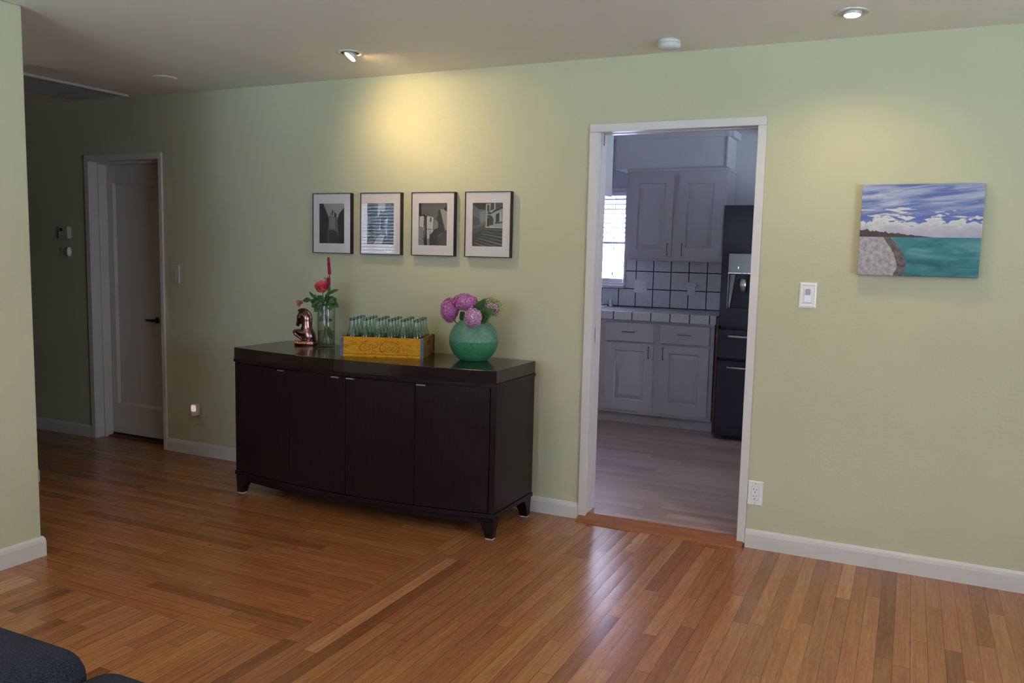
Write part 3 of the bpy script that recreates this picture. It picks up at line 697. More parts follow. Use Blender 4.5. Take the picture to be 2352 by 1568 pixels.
P3 = [(4, FULL), (1, rc(0, 0.70, 0.085, 1.0)), (7, [(0.02, 0.44), (0.03, 0.68), (0.19, 0.70), (0.19, 0.36), (0.1, 0.3)]), (5, [(0, 0), (0.18, 0), (0.16, 0.42), (0, 0.46)]),
      (0, [(0.03, 0.70), (0.18, 0.735), (0.22, 0.70), (0.20, 0.50), (0.16, 0.35), (0.175, 0.50), (0.185, 0.67), (0.16, 0.705)]),
      (7, [(0.29, 0.20), (0.28, 0.66), (0.32, 0.70), (0.52, 0.66), (0.50, 0.38), (0.40, 0.34), (0.36, 0.0), (0.30, 0.0)]), (0, rc(0.405, 0.555, 0.445, 0.66)), (4, [(0.28, 0.39), (0.46, 0.39), (0.46, 0.375), (0.28, 0.375)]),
      (7, rc(0.42, 0.26, 0.52, 0.37)), (5, [(0.54, 0.38), (0.53, 0.60), (0.66, 0.61), (0.69, 0.42)]), (2, [(0.60, 0.62), (0.68, 0.70), (0.68, 0.80), (0.735, 0.86), (0.80, 0.68), (0.90, 0.36), (0.94, 0.0), (0.40, 0.0), (0.40, 0.24), (0.56, 0.37), (0.70, 0.42), (0.69, 0.55)]),
      (6, [(0.745, 0.855), (0.94, 0.37), (1.0, 0.37), (1.0, 0.86)]), (1, [(0.88, 0.86), (0.96, 0.94), (1, 0.94), (1, 0.80), (0.9, 0.84)]), (3, [(0.68, 0.22), (0.90, 0.34), (1, 0.36), (1, 0), (0.72, 0)]),
      (5, [(0.68, 0.225), (0.86, 0.32), (0.86, 0.305), (0.68, 0.21)]), (0, [(0.20, 0), (0.21, 0.16), (0.26, 0.24), (0.24, 0.70), (0.27, 0.70), (0.285, 0.20), (0.29, 0)]), (0, [(0.13, 0.17), (0.20, 0.12), (0.20, 0.09), (0.14, 0.15)]), (5, [(0.30, 0), (0.30, 0.16), (0.38, 0.16), (0.38, 0)])]
P4 = [(4, FULL), (1, [(0, 1), (0.46, 1), (0.44, 0.84), (0.18, 0.86), (0.08, 0.93), (0, 0.95)]), (5, [(0.22, 0.60), (0.24, 0.80), (0.42, 0.82), (0.42, 0.58), (0.30, 0.52)]), (3, [(0, 0.45), (0.2, 0.5), (0.24, 0.62), (0, 0.72)]),
      (6, [(0.43, 0.43), (0.43, 0.98), (0.50, 0.98), (1.0, 1.0), (1.0, 0.42)]), (2, rc(0.475, 0.80, 0.55, 0.95)), (2, [(0.58, 0.82), (0.60, 1.0), (0.72, 1.0), (0.72, 0.86)]), (7, rc(0.71, 0.86, 0.74, 1.0)), (1, [(0.46, 0.75), (0.55, 0.80), (0.62, 0.77), (0.72, 0.84), (1, 0.92), (1, 0.88), (0.75, 0.80), (0.6, 0.74)]),
      (3, [(0.75, 0.84), (0.75, 1.0), (0.98, 1.0), (0.98, 0.90)]), (2, [(0.46, 0.69), (0.54, 0.73), (0.64, 0.70), (0.70, 0.62), (0.68, 0.50), (0.56, 0.48), (0.55, 0.66)]), (0, rc(0.485, 0.46, 0.55, 0.66)), (1, [(0.77, 0.55), (0.77, 0.74), (0.88, 0.77), (0.88, 0.57)]), (7, [(0.90, 0.57), (0.90, 0.78), (0.94, 0.79), (0.94, 0.58)]),
      (7, [(0.43, 0.43), (1.0, 0.41), (1.0, 0.43), (0.60, 0.46), (0.56, 0.44), (0.43, 0.45)]), (3, [(0.72, 0.55), (0.98, 0.57), (0.98, 0.54), (0.76, 0.52)]),
      (2, [(0, 0), (1, 0), (1, 0.42), (0.40, 0.43), (0.25, 0.36), (0, 0.25)]), (3, [(0, 0.25), (0.25, 0.36), (0.40, 0.43), (0.42, 0.50), (0, 0.40)])]
for i in range(7):
    u = 0.40 - 0.055 * i; v = 0.40 - 0.052 * i
    P4.append((5 if i % 2 == 0 else 4, [(max(u, 0), v), (1.0, v - 0.02 - 0.03 * i), (1.0, v - 0.032 - 0.034 * i), (max(u, 0), v - 0.010)]))
FR = [(-1.297, P1, 'leftmost of the four thin black framed photographs, a dark alley with a tower'),
      (-0.942, P2, 'framed photograph second from the left, an archway crossed by window blind reflections'),
      (-0.584, P3, 'framed photograph third from the left, a stone bell tower among pointed roofs'),
      (-0.232, P4, 'rightmost of the four black framed photographs, wide steps leading up to old houses')]
for x0, polys, lab in FR:
    w, h_, z0 = 0.286, 0.362, 1.4065
    t = thing('picture_frame', lab, 'framed photograph', (x0 + w/2, 0, z0), 0, 'black framed photographs above the sideboard')
    a, b = -w/2, w/2; f = 0.0042
    m = MB(); m.box(a, -0.031, 0, a+f, -0.001, h_); m.box(b-f, -0.031, 0, b, -0.001, h_); m.box(a+f, -0.031, 0, b-f, -0.001, f); m.box(a+f, -0.031, h_-f, b-f, -0.001, h_)
    m.build('frame', 'black_frame', t, bevel=0.0006)
    m = MB(); iu0, iu1, iz0, iz1 = a + 0.047, a + 0.235, 0.0605, 0.300
    m.box(a+f, -0.0262, f, iu0, -0.006, h_-f); m.box(iu1, -0.0262, f, b-f, -0.006, h_-f); m.box(iu0, -0.0262, f, iu1, -0.006, iz0); m.box(iu0, -0.0262, iz1, iu1, -0.006, h_-f)
    m.build('mat', 'mat_board', t)
    art('print', t, iu0, iz0, iu1 - iu0, iz1 - iz0, -0.0225, polys)
    MB().add([(a+f, -0.0285, f), (b-f, -0.0285, f), (b-f, -0.0285, h_-f), (a+f, -0.0285, h_-f)], [(0, 1, 2, 3)]).build('glass', 'picture_glass', t)

# ------------------------------------------------------------------ canvas painting
t = thing('painting', 'unframed seaside canvas painting with blue cloudy sky and teal water', 'painting', (2.066, 0, 1.3725))
B(-0.2435, -0.038, 0, 0.2435, -0.002, 0.4055).build('canvas', 'seascape_paint', t, bevel=0.002)

# ------------------------------------------------------------------ switches, outlets, small wall devices
def plate(m, w, h, t, y=0.0): m.prism([(-w/2, -h/2), (w/2, -h/2), (w/2, h/2), (-w/2, h/2)], y - t, y - 0.0001, 'xz')
def wallplate(parent, w, h, mat, t=0.006, ins=0.004):
    vs = []
    for k, (dy, q) in enumerate([(-0.0002, 0), (-t*0.5, 0.0), (-t, ins)]):
        vs += [(-w/2+q, dy, -h/2+q), (w/2-q, dy, -h/2+q), (w/2-q, dy, h/2-q), (-w/2+q, dy, h/2-q)]
    fs = [(0, 1, 2, 3), (11, 10, 9, 8)]
    for j in range(2):
        for i in range(4): fs.append((j*4+i, j*4+(i+1) % 4, (j+1)*4+(i+1) % 4, (j+1)*4+i))
    return MB().add(vs, fs, False).build('cover_plate', mat, parent)
def receptacle(parent, mat, z=0.0, sc=1.0, y=-0.006):
    m = MB(); m.box(-0.017*sc, y - 0.0016, z-0.034*sc, 0.017*sc, y, z+0.034*sc); r = m.build('receptacle', mat, parent, bevel=0.0006)
    m = MB()
    for dz in (0.017, -0.017):
        for dx, hh in ((-0.0065, 0.0042), (0.0065, 0.0035)): m.box(dx*sc - 0.0011, y - 0.0022, z + (dz+0.003)*sc - hh, dx*sc + 0.0011, y - 0.0015, z + (dz+0.003)*sc + hh)
        m.lathe([(0.0027, -0.0003), (0.0027, 0.0003)], 12)
        n0 = len(m.v) - 24
        for q in range(n0, len(m.v)): X, Y_, Z_ = m.v[q]; m.v[q] = (X, y - 0.0018 + Z_, z + dz*sc - 0.0105*sc + Y_)
    m.build('slots', 'slot_black', r)
    m = MB(); w = 0.0009
    for bx in ((-0.0185*sc, -0.0355*sc, -0.0185*sc+w, 0.0355*sc), (0.0185*sc-w, -0.0355*sc, 0.0185*sc, 0.0355*sc), (-0.0185*sc, -0.0355*sc, 0.0185*sc, -0.0355*sc+w), (-0.0185*sc, 0.0355*sc-w, 0.0185*sc, 0.0355*sc)):
        m.box(bx[0], y-0.0004, z+bx[1], bx[2], y+0.0002, z+bx[3])
    m.build('seam', 'seam_grey', r)
t = thing('wall_outlet', 'white double outlet low on the wall beside the kitchen doorway casing', 'outlet', (1.4195, 0, 0.2785))
wallplate(t, 0.073, 0.122, 'white_plastic'); receptacle(t, 'white_plastic')
for zz in (0.049, -0.049): MB().ball((0, -0.0062, zz), (0.003, 0.0012, 0.003), 10, 6).build('screw', 'seam_grey', t)
t = thing('light_switch', 'shiny white dimmer switch between the kitchen doorway and the seaside painting', 'light switch', (1.611, 0, 1.2675))
# concave glossy plate with raised bevels
w, hh = 0.077, 0.120; vs = []; fs = []
rings = [(0, -0.0003), (0.0, -0.004), (0.007, -0.0065), (0.014, -0.0045), (0.0195, -0.0062)]
for q, dy in rings:
    qz = q * 1.35; vs += [(-w/2+q, dy, -hh/2+qz), (w/2-q, dy, -hh/2+qz), (w/2-q, dy, hh/2-qz), (-w/2+q, dy, hh/2-qz)]
for j in range(len(rings)-1):
    for i in range(4): fs.append((j*4+i, j*4+(i+1) % 4, (j+1)*4+(i+1) % 4, (j+1)*4+i))
fs += [(0, 1, 2, 3), tuple(range(len(vs)-1, len(vs)-5, -1))]
MB().add(vs, fs).build('cover_plate', 'glossy_white_plastic', t, bevel=0.0008)
r = B(-0.0165, -0.0085, -0.034, 0.0165, -0.006, 0.034).build('switch_body', 'glossy_white_plastic', t, bevel=0.001)
B(-0.0125, -0.0092, 0.001, 0.0125, -0.0084, 0.030).build('rocker', 'dimmer_grey', r)
MB().box(-0.0178, -0.0066, -0.0353, 0.0178, -0.0062, -0.0343).box(-0.0178, -0.0066, 0.0343, 0.0178, -0.0062, 0.0353).box(-0.0178, -0.0066, -0.0343, -0.0168, -0.0062, 0.0343).box(0.0168, -0.0066, -0.0343, 0.0178, -0.0062, 0.0343).build('seam', 'seam_grey', r)
t = thing('light_switch', 'ivory rocker light switch on the wall right of the narrow white door', 'light switch', (-2.4895, 0, 1.2365))
wallplate(t, 0.074, 0.121, 'ivory_plastic', 0.0075, 0.003)
B(-0.013, -0.0115, -0.033, 0.013, -0.007, 0.033).build('rocker', 'ivory_plastic', t, bevel=0.001)
for zz in (0.048, -0.048): MB().ball((0, -0.0078, zz), (0.003, 0.001, 0.003), 10, 6).build('screw', 'seam_grey', t)
t = thing('wall_outlet', 'ivory outlet low on the wall between narrow door and sideboard, holding a night light', 'outlet', (-2.285, 0, 0.275))
wallplate(t, 0.080, 0.122, 'ivory_plastic'); receptacle(t, 'ivory_plastic')
t = thing('night_light', 'small rounded plug-in night light glowing warm white in the low outlet', 'night light', (-2.305, -0.0085, 0.318))
def rrect(w, h, r, n=6):
    out = []
    for cx, cy, a0 in ((w/2-r, h/2-r, 0), (-w/2+r, h/2-r, 90), (-w/2+r, -h/2+r, 180), (w/2-r, -h/2+r, 270)):
        for k in range(n + 1): a = math.radians(a0 + 90*k/n); out.append((cx + r*math.cos(a), cy + r*math.sin(a)))
    return out
m = MB().prism(rrect(0.050, 0.085, 0.017), -0.032, 0.0, 'xz', True); m.build('housing', 'white_plastic', t, bevel=0.003)
m = MB().prism([(a, b + 0.014) for a, b in rrect(0.040, 0.044, 0.009)], -0.0365, -0.0318, 'xz', True); m.build('lens', 'nightlight_glow', t, bevel=0.0015)
t = thing('thermostat', 'beige box thermostat with a dark display, upper of the two hallway wall devices', 'thermostat', (-3.578, 0, 1.5085))
B(-0.048, -0.034, -0.043, 0.048, -0.001, 0.043).build('housing', 'ivory_plastic', t, bevel=0.003)
B(-0.036, -0.0352, 0.008, -0.006, -0.0341, 0.030).build('display', 'slot_black', t)
B(0.006, -0.0356, 0.010, 0.018, -0.0341, 0.022).build('button', 'seam_grey', t)
B(-0.030, -0.0352, -0.025, 0.030, -0.0341, -0.022).build('vent_slot', 'seam_grey', t)
t = thing('door_chime_control', 'small horizontal beige control plate with a rounded end, below the thermostat', 'wall control', (-3.588, 0, 1.3675))
B(-0.050, -0.012, -0.034, 0.050, -0.001, 0.034).build('cover_plate', 'ivory_plastic', t, bevel=0.002)
m = MB().ball((0.052, -0.020, 0), (0.012, 0.019, 0.034), 20, 12); m.build('rounded_end', 'white_plastic', t)
for xx in (0.022, -0.028): MB().ball((xx, -0.012, 0), (0.0045, 0.002, 0.0045), 10, 6).build('button', 'slot_black', t)

# ------------------------------------------------------------------ ceiling fixtures
def downlight(x, y, label, lit):
    t = thing('recessed_spotlight', label, 'ceiling spotlight', (x, y, CZ), 0, 'recessed spotlights in the ceiling')
    m = MB(); m.lathe([(0.048, 0.0), (0.050, -0.004), (0.066, -0.0055), (0.070, -0.002), (0.070, 0.0)], 40, cap=False); m.build('trim_ring', 'lamp_housing', t)
    m = MB(); m.lathe([(0.0, -0.001), (0.049, -0.001)], 40, cap=False); m.build('recess', 'slot_black' if lit == 1 else 'lamp_housing', t)
    rot = (math.radians(-28), math.radians(20), 0) if lit == 1 else (math.radians(-6), 0, 0)
    m = MB(); m.lathe([(0.0, 0.016), (0.034, 0.014), (0.038, -0.004), (0.034, -0.010), (0.031, -0.004)], 32, cap=False)
    lamp = m.build('lamp_cup', 'lamp_housing', t, loc=(0.004, 0.0, -0.014 if lit == 1 else -0.006), rot=rot)
    m = MB(); m.lathe([(0.0, -0.0088 if lit == 1 else -0.012), (0.022, -0.0075), (0.0315, -0.0035)], 32, cap=False)
    m.build('bulb', 'bulb_glow_dim' if lit == 1 else 'bulb_glow', lamp)
downlight(-0.640, -0.545, 'gimbal spotlight in the ceiling shining on the wall above the framed photographs', 1)
downlight(1.757, -0.420, 'brightly glowing round ceiling spotlight above the wall left of the seaside painting', 2)
t = MB(); t.lathe([(0.0, -0.006), (0.040, -0.006), (0.058, -0.0075), (0.068, -0.004), (0.070, 0.0)], 40, cap=False)
o = t.build('blank_cover', 'ceiling_paint', loc=(-2.10, -0.415, CZ - 0.0002)); tag(o, 'flat round unlit cover disc on the ceiling near the vent', 'ceiling cover')
t = thing('smoke_detector', 'round white smoke detector on the ceiling above the kitchen doorway', 'smoke detector', (0.955, -0.235, CZ))
MB().lathe([(0.0, -0.0005), (0.050, -0.0005), (0.051, -0.012), (0.048, -0.014)], 40, cap=False).build('base', 'detector_plastic', t)
MB().lathe([(0.048, -0.014), (0.052, -0.017), (0.053, -0.024), (0.050, -0.035), (0.036, -0.041), (0.0, -0.043)], 40, cap=False).build('cap', 'detector_plastic', t)
t = thing('ceiling_vent', 'long pale louvered air return grille on the ceiling at the hallway entrance', 'vent', (-3.09, -0.60, CZ))
a, b, c, d_ = -0.27, 0.27, -0.38, 0.53
m = MB(); m.box(a, c, -0.010, a+0.03, d_, -0.0002); m.box(b-0.03, c, -0.016, b, d_, -0.0002); m.box(a+0.03, c, -0.010, b-0.03, c+0.03, -0.0002); m.box(a+0.03, d_-0.03, -0.010, b-0.03, d_, -0.0002)
m.build('frame', 'vent_metal', t, bevel=0.002)
m = MB()
n = 18
for i in range(n):
    x = a + 0.04 + (b - a - 0.08) * i / (n - 1)
    m.add([(x-0.009, c+0.03, -0.002), (x+0.006, c+0.03, -0.013), (x+0.006, d_-0.03, -0.013), (x-0.009, d_-0.03, -0.002), (x-0.008, c+0.03, -0.001), (x+0.007, c+0.03, -0.012), (x+0.007, d_-0.03, -0.012), (x-0.008, d_-0.03, -0.001)],
          [(0, 1, 2, 3), (7, 6, 5, 4), (0, 4, 5, 1), (1, 5, 6, 2), (2, 6, 7, 3), (3, 7, 4, 0)])
m.build('louvers', 'vent_metal', t)
B(a+0.03, c+0.03, -0.0006, b-0.03, d_-0.03, -0.0003).build('duct_opening', 'slot_black', t)

# ------------------------------------------------------------------ wooden crate
CR_ANG = math.atan2(0.153, 0.426)
ct = thing('wooden_crate', 'old yellow wooden soda crate with faded red script lettering, holding glass bottles', 'crate', (-0.716, -0.519, ZT), CR_ANG)
L, D, H = 0.456, 0.304, 0.107; T = 0.012
# the long sides: wide upper board over a narrow lower board
for y0, yn in ((0.0, 'front'), (D - T, 'back')):
    MB().box(0.004, y0, 0.016, L - 0.004, y0 + T, H).build('side_board', 'crate_wood', ct, bevel=0.0008)
    MB().box(0.004, y0, 0.0, L - 0.004, y0 + T, 0.0145).build('lower_board', 'crate_wood', ct, bevel=0.0008)
for x0 in (0.003, L - 0.003 - T):
    m = MB(); ys, ye = T, D - T
    c0, c1, h0, h1 = D/2 - 0.040, D/2 + 0.040, 0.056, 0.084
    m.box(x0, ys, 0, x0+T, c0, H); m.box(x0, c1, 0, x0+T, ye, H); m.box(x0, c0, 0, x0+T, c1, h0); m.box(x0, c0, h1, x0+T, c1, H)
    m.build('end_board', 'crate_wood_worn', ct)
MB().box(T + 0.003, T, 0.001, L - T - 0.003, D - T, 0.007).build('bottom', 'crate_wood_worn', ct)
m = MB()
for i in range(1, 6): m.box(0.015 + (L - 0.03) * i / 6 - 0.0015, T, 0.007, 0.015 + (L - 0.03) * i / 6 + 0.0015, D - T, 0.06)
for j in range(1, 4): m.box(0.015, T + (D - 2*T) * j / 4 - 0.0015, 0.007, L - 0.015, T + (D - 2*T) * j / 4 + 0.0015, 0.06)
m.build('divider', 'crate_wood_worn', ct)
for x0, x1 in ((-0.0012, 0.0165), (L - 0.0165, L + 0.0012)):
    for y0, y1 in ((-0.0014, 0.0), (D, D + 0.0014)):
        m = MB().mat(0).box(x0, y0, 0.001, x1, y1, H - 0.002)
        xe = -0.0012 if x0 < 0 else L - 0.0001
        m.box(xe, min(y0, y1), 0.001, xe + 0.0013, (0.014 if y0 < 0.1 else D - 0.014), H - 0.002) if y0 < 0.1 else m.box(xe, D - 0.014, 0.001, xe + 0.0013, D + 0.0014, H - 0.002)
        m.mat(1)
        for z in (0.020, 0.053, 0.087):
            if y0 < 0: m.box((x0+x1)/2 - 0.002, y0 - 0.001, z - 0.002, (x0+x1)/2 + 0.002, y0, z + 0.002)
        m.build('metal_strap', ['strap_metal', 'slot_black'], ct)
def fmap(X, Y):
    yb = 817.2 + (X - 781) * 0.0365
    return ((X - 781.2) / 189.0 * L, (yb - Y) / 45.4 * H)
def A_(x, y): return fmap(780 + x / 23.52, 768 + y / 23.52)
def B_(x, y): return fmap(870 + x / 22.4, 768 + y / 22.4)
def ribbon(m, pts, w0, w1=None, n=8):
    P = catmull([Vector((p[0], p[1])) for p in pts], n); k = len(P)
    vs = []; fs = []
    for i, p in enumerate(P):
        t = (P[min(i+1, k-1)] - P[max(i-1, 0)]); t = t.normalized() if t.length > 1e-9 else Vector((1, 0)); nr = Vector((-t.y, t.x))
        s_ = math.sin(PI * i / (k - 1)); w = (w0 * (1 - s_) + (w1 or w0) * s_) / 2
        vs += [(p.x + nr.x*w, -0.0004, p.y + nr.y*w), (p.x - nr.x*w, -0.0004, p.y - nr.y*w), (p.x + nr.x*w, 0.0002, p.y + nr.y*w), (p.x - nr.x*w, 0.0002, p.y - nr.y*w)]
    for i in range(k - 1):
        a, b = 4*i, 4*(i+1); fs += [(a, b, b+1, a+1), (a, a+2, b+2, b), (a+1, b+1, b+3, a+3)]
    m.add(vs, fs, False)
def strokes(lst, f):
    m = MB()
    for pts, w0, w1 in lst: ribbon(m, [f(*p) for p in pts], w0, w1)
    return m
S1 = [([(1500,400),(1540,350),(1470,315),(1370,350),(1220,470),(1090,610),(1045,730),(1090,830),(1180,880),(1320,885),(1450,850),(1600,820),(1760,845),(1890,880),(1990,915)], 0.0012, 0.0034),
      ([(1460,490),(1370,550),(1290,650),(1290,735),(1370,735),(1470,640),(1510,540),(1450,490)], 0.0014, 0.0022),
      ([(1730,540),(1710,500),(1650,520),(1590,610),(1565,690),(1610,745),(1710,715)], 0.0014, 0.0022),
      ([(1880,560),(1810,590),(1750,680),(1760,740),(1830,725),(1900,640),(1970,540)], 0.0014, 0.0022),
      ([(1970,540),(1910,650),(1900,730),(1960,720),(2030,600),(2080,430)], 0.0012, 0.0020),
      ([(1740,905),(1830,900),(1900,930)], 0.0016, 0.0020), ([(2060,560),(2110,550)], 0.002, 0.002)]
S2 = [([(250,640),(190,680),(165,760),(190,820)], 0.0012, 0.0018),
      ([(500,480),(470,555),(380,560),(345,500),(380,420),(450,385),(490,420)], 0.0012, 0.0018),
      ([(480,395),(380,350),(260,395),(130,520),(50,670),(40,800),(100,890),(190,905),(270,850),(325,750),(320,670),(250,640)], 0.0014, 0.0040),
      ([(440,370),(560,375),(700,400),(830,465),(950,500),(1060,460),(1180,385)], 0.0012, 0.0036),
      ([(590,670),(510,670),(420,750),(370,850),(400,912),(480,890),(565,790),(600,690),(560,650)], 0.0014, 0.0024),
      ([(1030,420),(1030,380),(960,380),(870,460),(780,580),(690,710),(615,830),(640,905),(720,890),(800,820)], 0.0014, 0.0026),
      ([(950,520),(870,620),(830,680)], 0.0010, 0.0014),
      ([(1050,690),(970,680),(870,760),(780,870),(810,930),(900,890),(990,770),(1060,680),(960,830),(930,900),(980,920),(1080,830)], 0.0014, 0.0026)]
m = strokes(S1, A_); m2 = strokes(S2, B_); m.add(m2.v, m2.f, False); m.build('script_lettering', 'crate_red', ct)
def lettering(body, x, z, size, mat, ang=0.0, sh=0.0, sp=1.0):
    c = bpy.data.curves.new('lettering', 'FONT'); c.body = body; c.size = size; c.extrude = 0.0003; c.shear = sh; c.space_character = sp
    tmp = bpy.data.objects.new('tmp', c); COL.objects.link(tmp); bpy.context.view_layer.update()
    me = bpy.data.meshes.new_from_object(tmp.evaluated_get(bpy.context.evaluated_depsgraph_get()))
    bpy.data.objects.remove(tmp); me.name = 'lettering'; me.materials.clear(); me.materials.append(MATS[mat])
    o = bpy.data.objects.new('lettering', me); COL.objects.link(o); o.parent = ct
    o.location = (x, -0.0002, z); o.rotation_euler = (PI/2, -ang, 0); return o
p0 = A_(250, 700); p1 = A_(990, 480)
lettering('DRINK', p0[0], p0[1], 0.023, 'crate_faded', math.atan2(p1[1]-p0[1], p1[0]-p0[0]) * 0.9, 0, 1.12)
q = B_(1470, 640); lettering('IN', q[0], q[1], 0.014, 'crate_faded', 0, 0, 1.5)
q = B_(1180, 885); lettering('BOTTLES', q[0], q[1], 0.0155, 'crate_faded', 0, 0, 1.02)
m = MB(); q = B_(1465, 1000)
ribbon(m, [(q[0] + 0.0075*math.cos(a), q[1] + 0.0078*math.sin(a)) for a in [2*PI*k/16 for k in range(17)]], 0.0014, 0.0014, 3)
m.build('ring_stamp', 'crate_stamp', ct)
for X, Y, r, r2 in ((2215, 460, 0.0026, 0.0026), (2230, 915, 0.0030, 0.0030), (905, 920, 0.0022, 0.0012), (340, 240, 0.0022, 0.0012), (1900, 1020, 0.0022, 0.0012)):
    q = A_(X, Y); MB().prism([(q[0] + r*math.cos(2*PI*k/10), q[1] + r2*math.sin(2*PI*k/10)) for k in range(10)], -0.0006, 0.0004, 'xz').build('nail_head', 'crate_stamp', ct)


# bottles
prof = [(0.0, 0.004), (0.020, 0.001), (0.0265, 0.004), (0.0285, 0.012), (0.0280, 0.030), (0.0262, 0.048), (0.0268, 0.060), (0.0288, 0.078), (0.0295, 0.092), (0.0285, 0.106), (0.0250, 0.120),
        (0.0205, 0.134), (0.0165, 0.148), (0.0140, 0.162), (0.0130, 0.176), (0.0128, 0.184)]
lip = [(0.0128, 0.184), (0.0146, 0.1855), (0.0150, 0.189), (0.0138, 0.192), (0.0142, 0.1945), (0.0134, 0.197), (0.0105, 0.197), (0.0102, 0.186)]
rib = MB()
seg = 36; vs = []; fs = []
for r, z in prof:
    for i in range(seg):
        a = 2*PI*i/seg; k = 1.0
        if 0.012 < z < 0.078 or 0.10 < z < 0.15: k = 1.0 + 0.012 * math.cos(a * 12)
        vs.append((r*k*math.cos(a), r*k*math.sin(a), z))
for j in range(len(prof)-1):
    for i in range(seg): fs.append((j*seg+i, j*seg+(i+1) % seg, (j+1)*seg+(i+1) % seg, (j+1)*seg+i))
rib.add(vs, fs, True)
rows = ['front', 'second', 'third', 'back']; cols = ['leftmost', 'second from the left', 'third from the left', 'third from the right', 'second from the right', 'rightmost']
ca, sa_ = math.cos(CR_ANG), math.sin(CR_ANG)
proto = None
for j in range(4):
    for i in range(6):
        lx = 0.015 + (L - 0.03) * (i + 0.5) / 6; ly = T + (D - 2*T) * (j + 0.5) / 4
        X = -0.716 + lx*ca - ly*sa_; Y = -0.519 + lx*sa_ + ly*ca
        lab = 'pale green glass bottle, %s in the %s row of the crate' % (cols[i], rows[j])
        if proto is None:
            proto = thing('glass_bottle', lab, 'bottle', (X, Y, ZT + 0.0072), 0, 'empty green glass bottles in the crate')
            kids = [rib.build('body', 'bottle_glass', proto), MB().lathe(lip, 28, cap=False).build('lip', 'bottle_base_glass', proto)]
        else:
            o = proto.copy(); COL.objects.link(o); o.location = (X, Y, ZT + 0.0072); o['label'] = lab
            o.rotation_euler = (0, 0, random.random() * 6)
            for kd in kids: c = kd.copy(); COL.objects.link(c); c.parent = o

# ------------------------------------------------------------------ horse bookend
hs = thing('horse_bookend', 'bronze coloured horse head bookend with raised foreleg on a ribbed base', 'bookend', (-1.190, -0.242, ZT), math.radians(14))
def hp(x, y):    # crop pixels of the silhouette -> local metres
    return ((x - 560) * 0.000176, (1385 - y) * 0.0001775)
m = MB(); ry = 0.026
def capsule_chain(pts, rad, squash=1.0, seg=14, y=0.0):
    P = catmull([Vector((hp(a, b)[0], y, hp(a, b)[1])) for a, b in pts], 6)
    R_ = catmull([Vector((r, 0, 0)) for r in rad], 6)
    mm = MB(); mm.tube(P, [max(q.x, 0.001) for q in R_], seg)
    mm.ball(P[0], R_[0].x, 14, 8); mm.ball(P[-1], R_[-1].x, 14, 8)
    for vtx in mm.v: m.v.append((vtx[0], y + (vtx[1]-y) * squash, vtx[2]))
    b = len(m.v) - len(mm.v)
    for f in mm.f: m.f.append(tuple(b + i for i in f)); m.mi.append(0); m.sm.append(True)
# neck and back: from crest down to the haunch
capsule_chain([(560, 330), (640, 430), (650, 600), (660, 800), (700, 950), (760, 1100), (790, 1200)], [0.024, 0.028, 0.029, 0.031, 0.036, 0.037, 0.033], 0.95)
capsule_chain([(620, 760), (560, 900), (580, 1040), (680, 1150)], [0.024, 0.024, 0.026, 0.030], 1.0)
# head
capsule_chain([(500, 350), (430, 430), (390, 540), (350, 640), (320, 680)], [0.026, 0.0235, 0.0175, 0.0125, 0.0115], 0.85)
capsule_chain([(560, 470), (480, 560), (420, 600)], [0.024, 0.020, 0.013], 0.8)
capsule_chain([(320, 655), (340, 710)], [0.010, 0.0085], 0.8)
# crest (mane) running over the neck and forelock point
capsule_chain([(330, 210), (400, 200), (500, 185), (610, 200), (720, 270), (785, 370), (800, 500), (798, 700), (812, 860)], [0.003, 0.007, 0.009, 0.010, 0.010, 0.010, 0.0095, 0.009, 0.006], 0.75)
capsule_chain([(420, 240), (520, 270), (620, 300)], [0.012, 0.018, 0.020], 0.8)
# two tucked forelegs
for yy in (-0.016, 0.016):
    capsule_chain([(620, 960), (500, 950), (380, 910), (265, 905)], [0.022, 0.017, 0.012, 0.0105], 0.75, y=yy)
    capsule_chain([(240, 925), (300, 1020), (420, 1100), (520, 1170), (570, 1215)], [0.0105, 0.0095, 0.009, 0.009, 0.009], 0.75, y=yy)
    m.ball((hp(425, 455)[0], yy*1.1, hp(425, 455)[1]), (0.006, 0.004, 0.005), 10, 8)
# haunch block down to the base
m.ball((hp(740, 1190)[0], 0, hp(740, 1190)[1]), (0.042, 0.034, 0.034), 20, 12)
hb = m.build('horse_figure', 'copper_glaze', hs)
md = hb.modifiers.new('merge', 'REMESH'); md.mode = 'VOXEL'; md.voxel_size = 0.0022; md.use_smooth_shade = True
md = hb.modifiers.new('soften', 'SMOOTH'); md.factor = 0.5; md.iterations = 5
m = MB(); bx0, bx1 = hp(235, 0)[0], hp(960, 0)[0]; bh = 0.0285; hw = 0.034
poly = []
for k in range(13): a = PI/2 + PI*k/12; poly.append((bx0 + 0.030 + 0.030*math.cos(a), hw*math.sin(a)))
poly += [(bx1, -hw), (bx1, hw)]
m.prism(poly, 0.0, bh, 'xy', True); bs = m.build('base', 'copper_glaze', hs, bevel=0.001)
m = MB()
for k in range(13):
    x = bx0 + 0.030 + (bx1 - bx0 - 0.035) * k / 12
    for sgn in (-1, 1): m.tube([(x, sgn*hw, 0.002), (x - 0.001, sgn*hw, bh + 0.001)], 0.0026, 8)
for k in range(1, 8):
    a = PI/2 + PI*k/8; m.tube([(bx0 + 0.030 + 0.030*math.cos(a), hw*math.sin(a), 0.002), (bx0 + 0.030 + 0.030*math.cos(a), hw*math.sin(a), bh + 0.001)], 0.0026, 8)
m.build('ribs', 'copper_bright', bs)

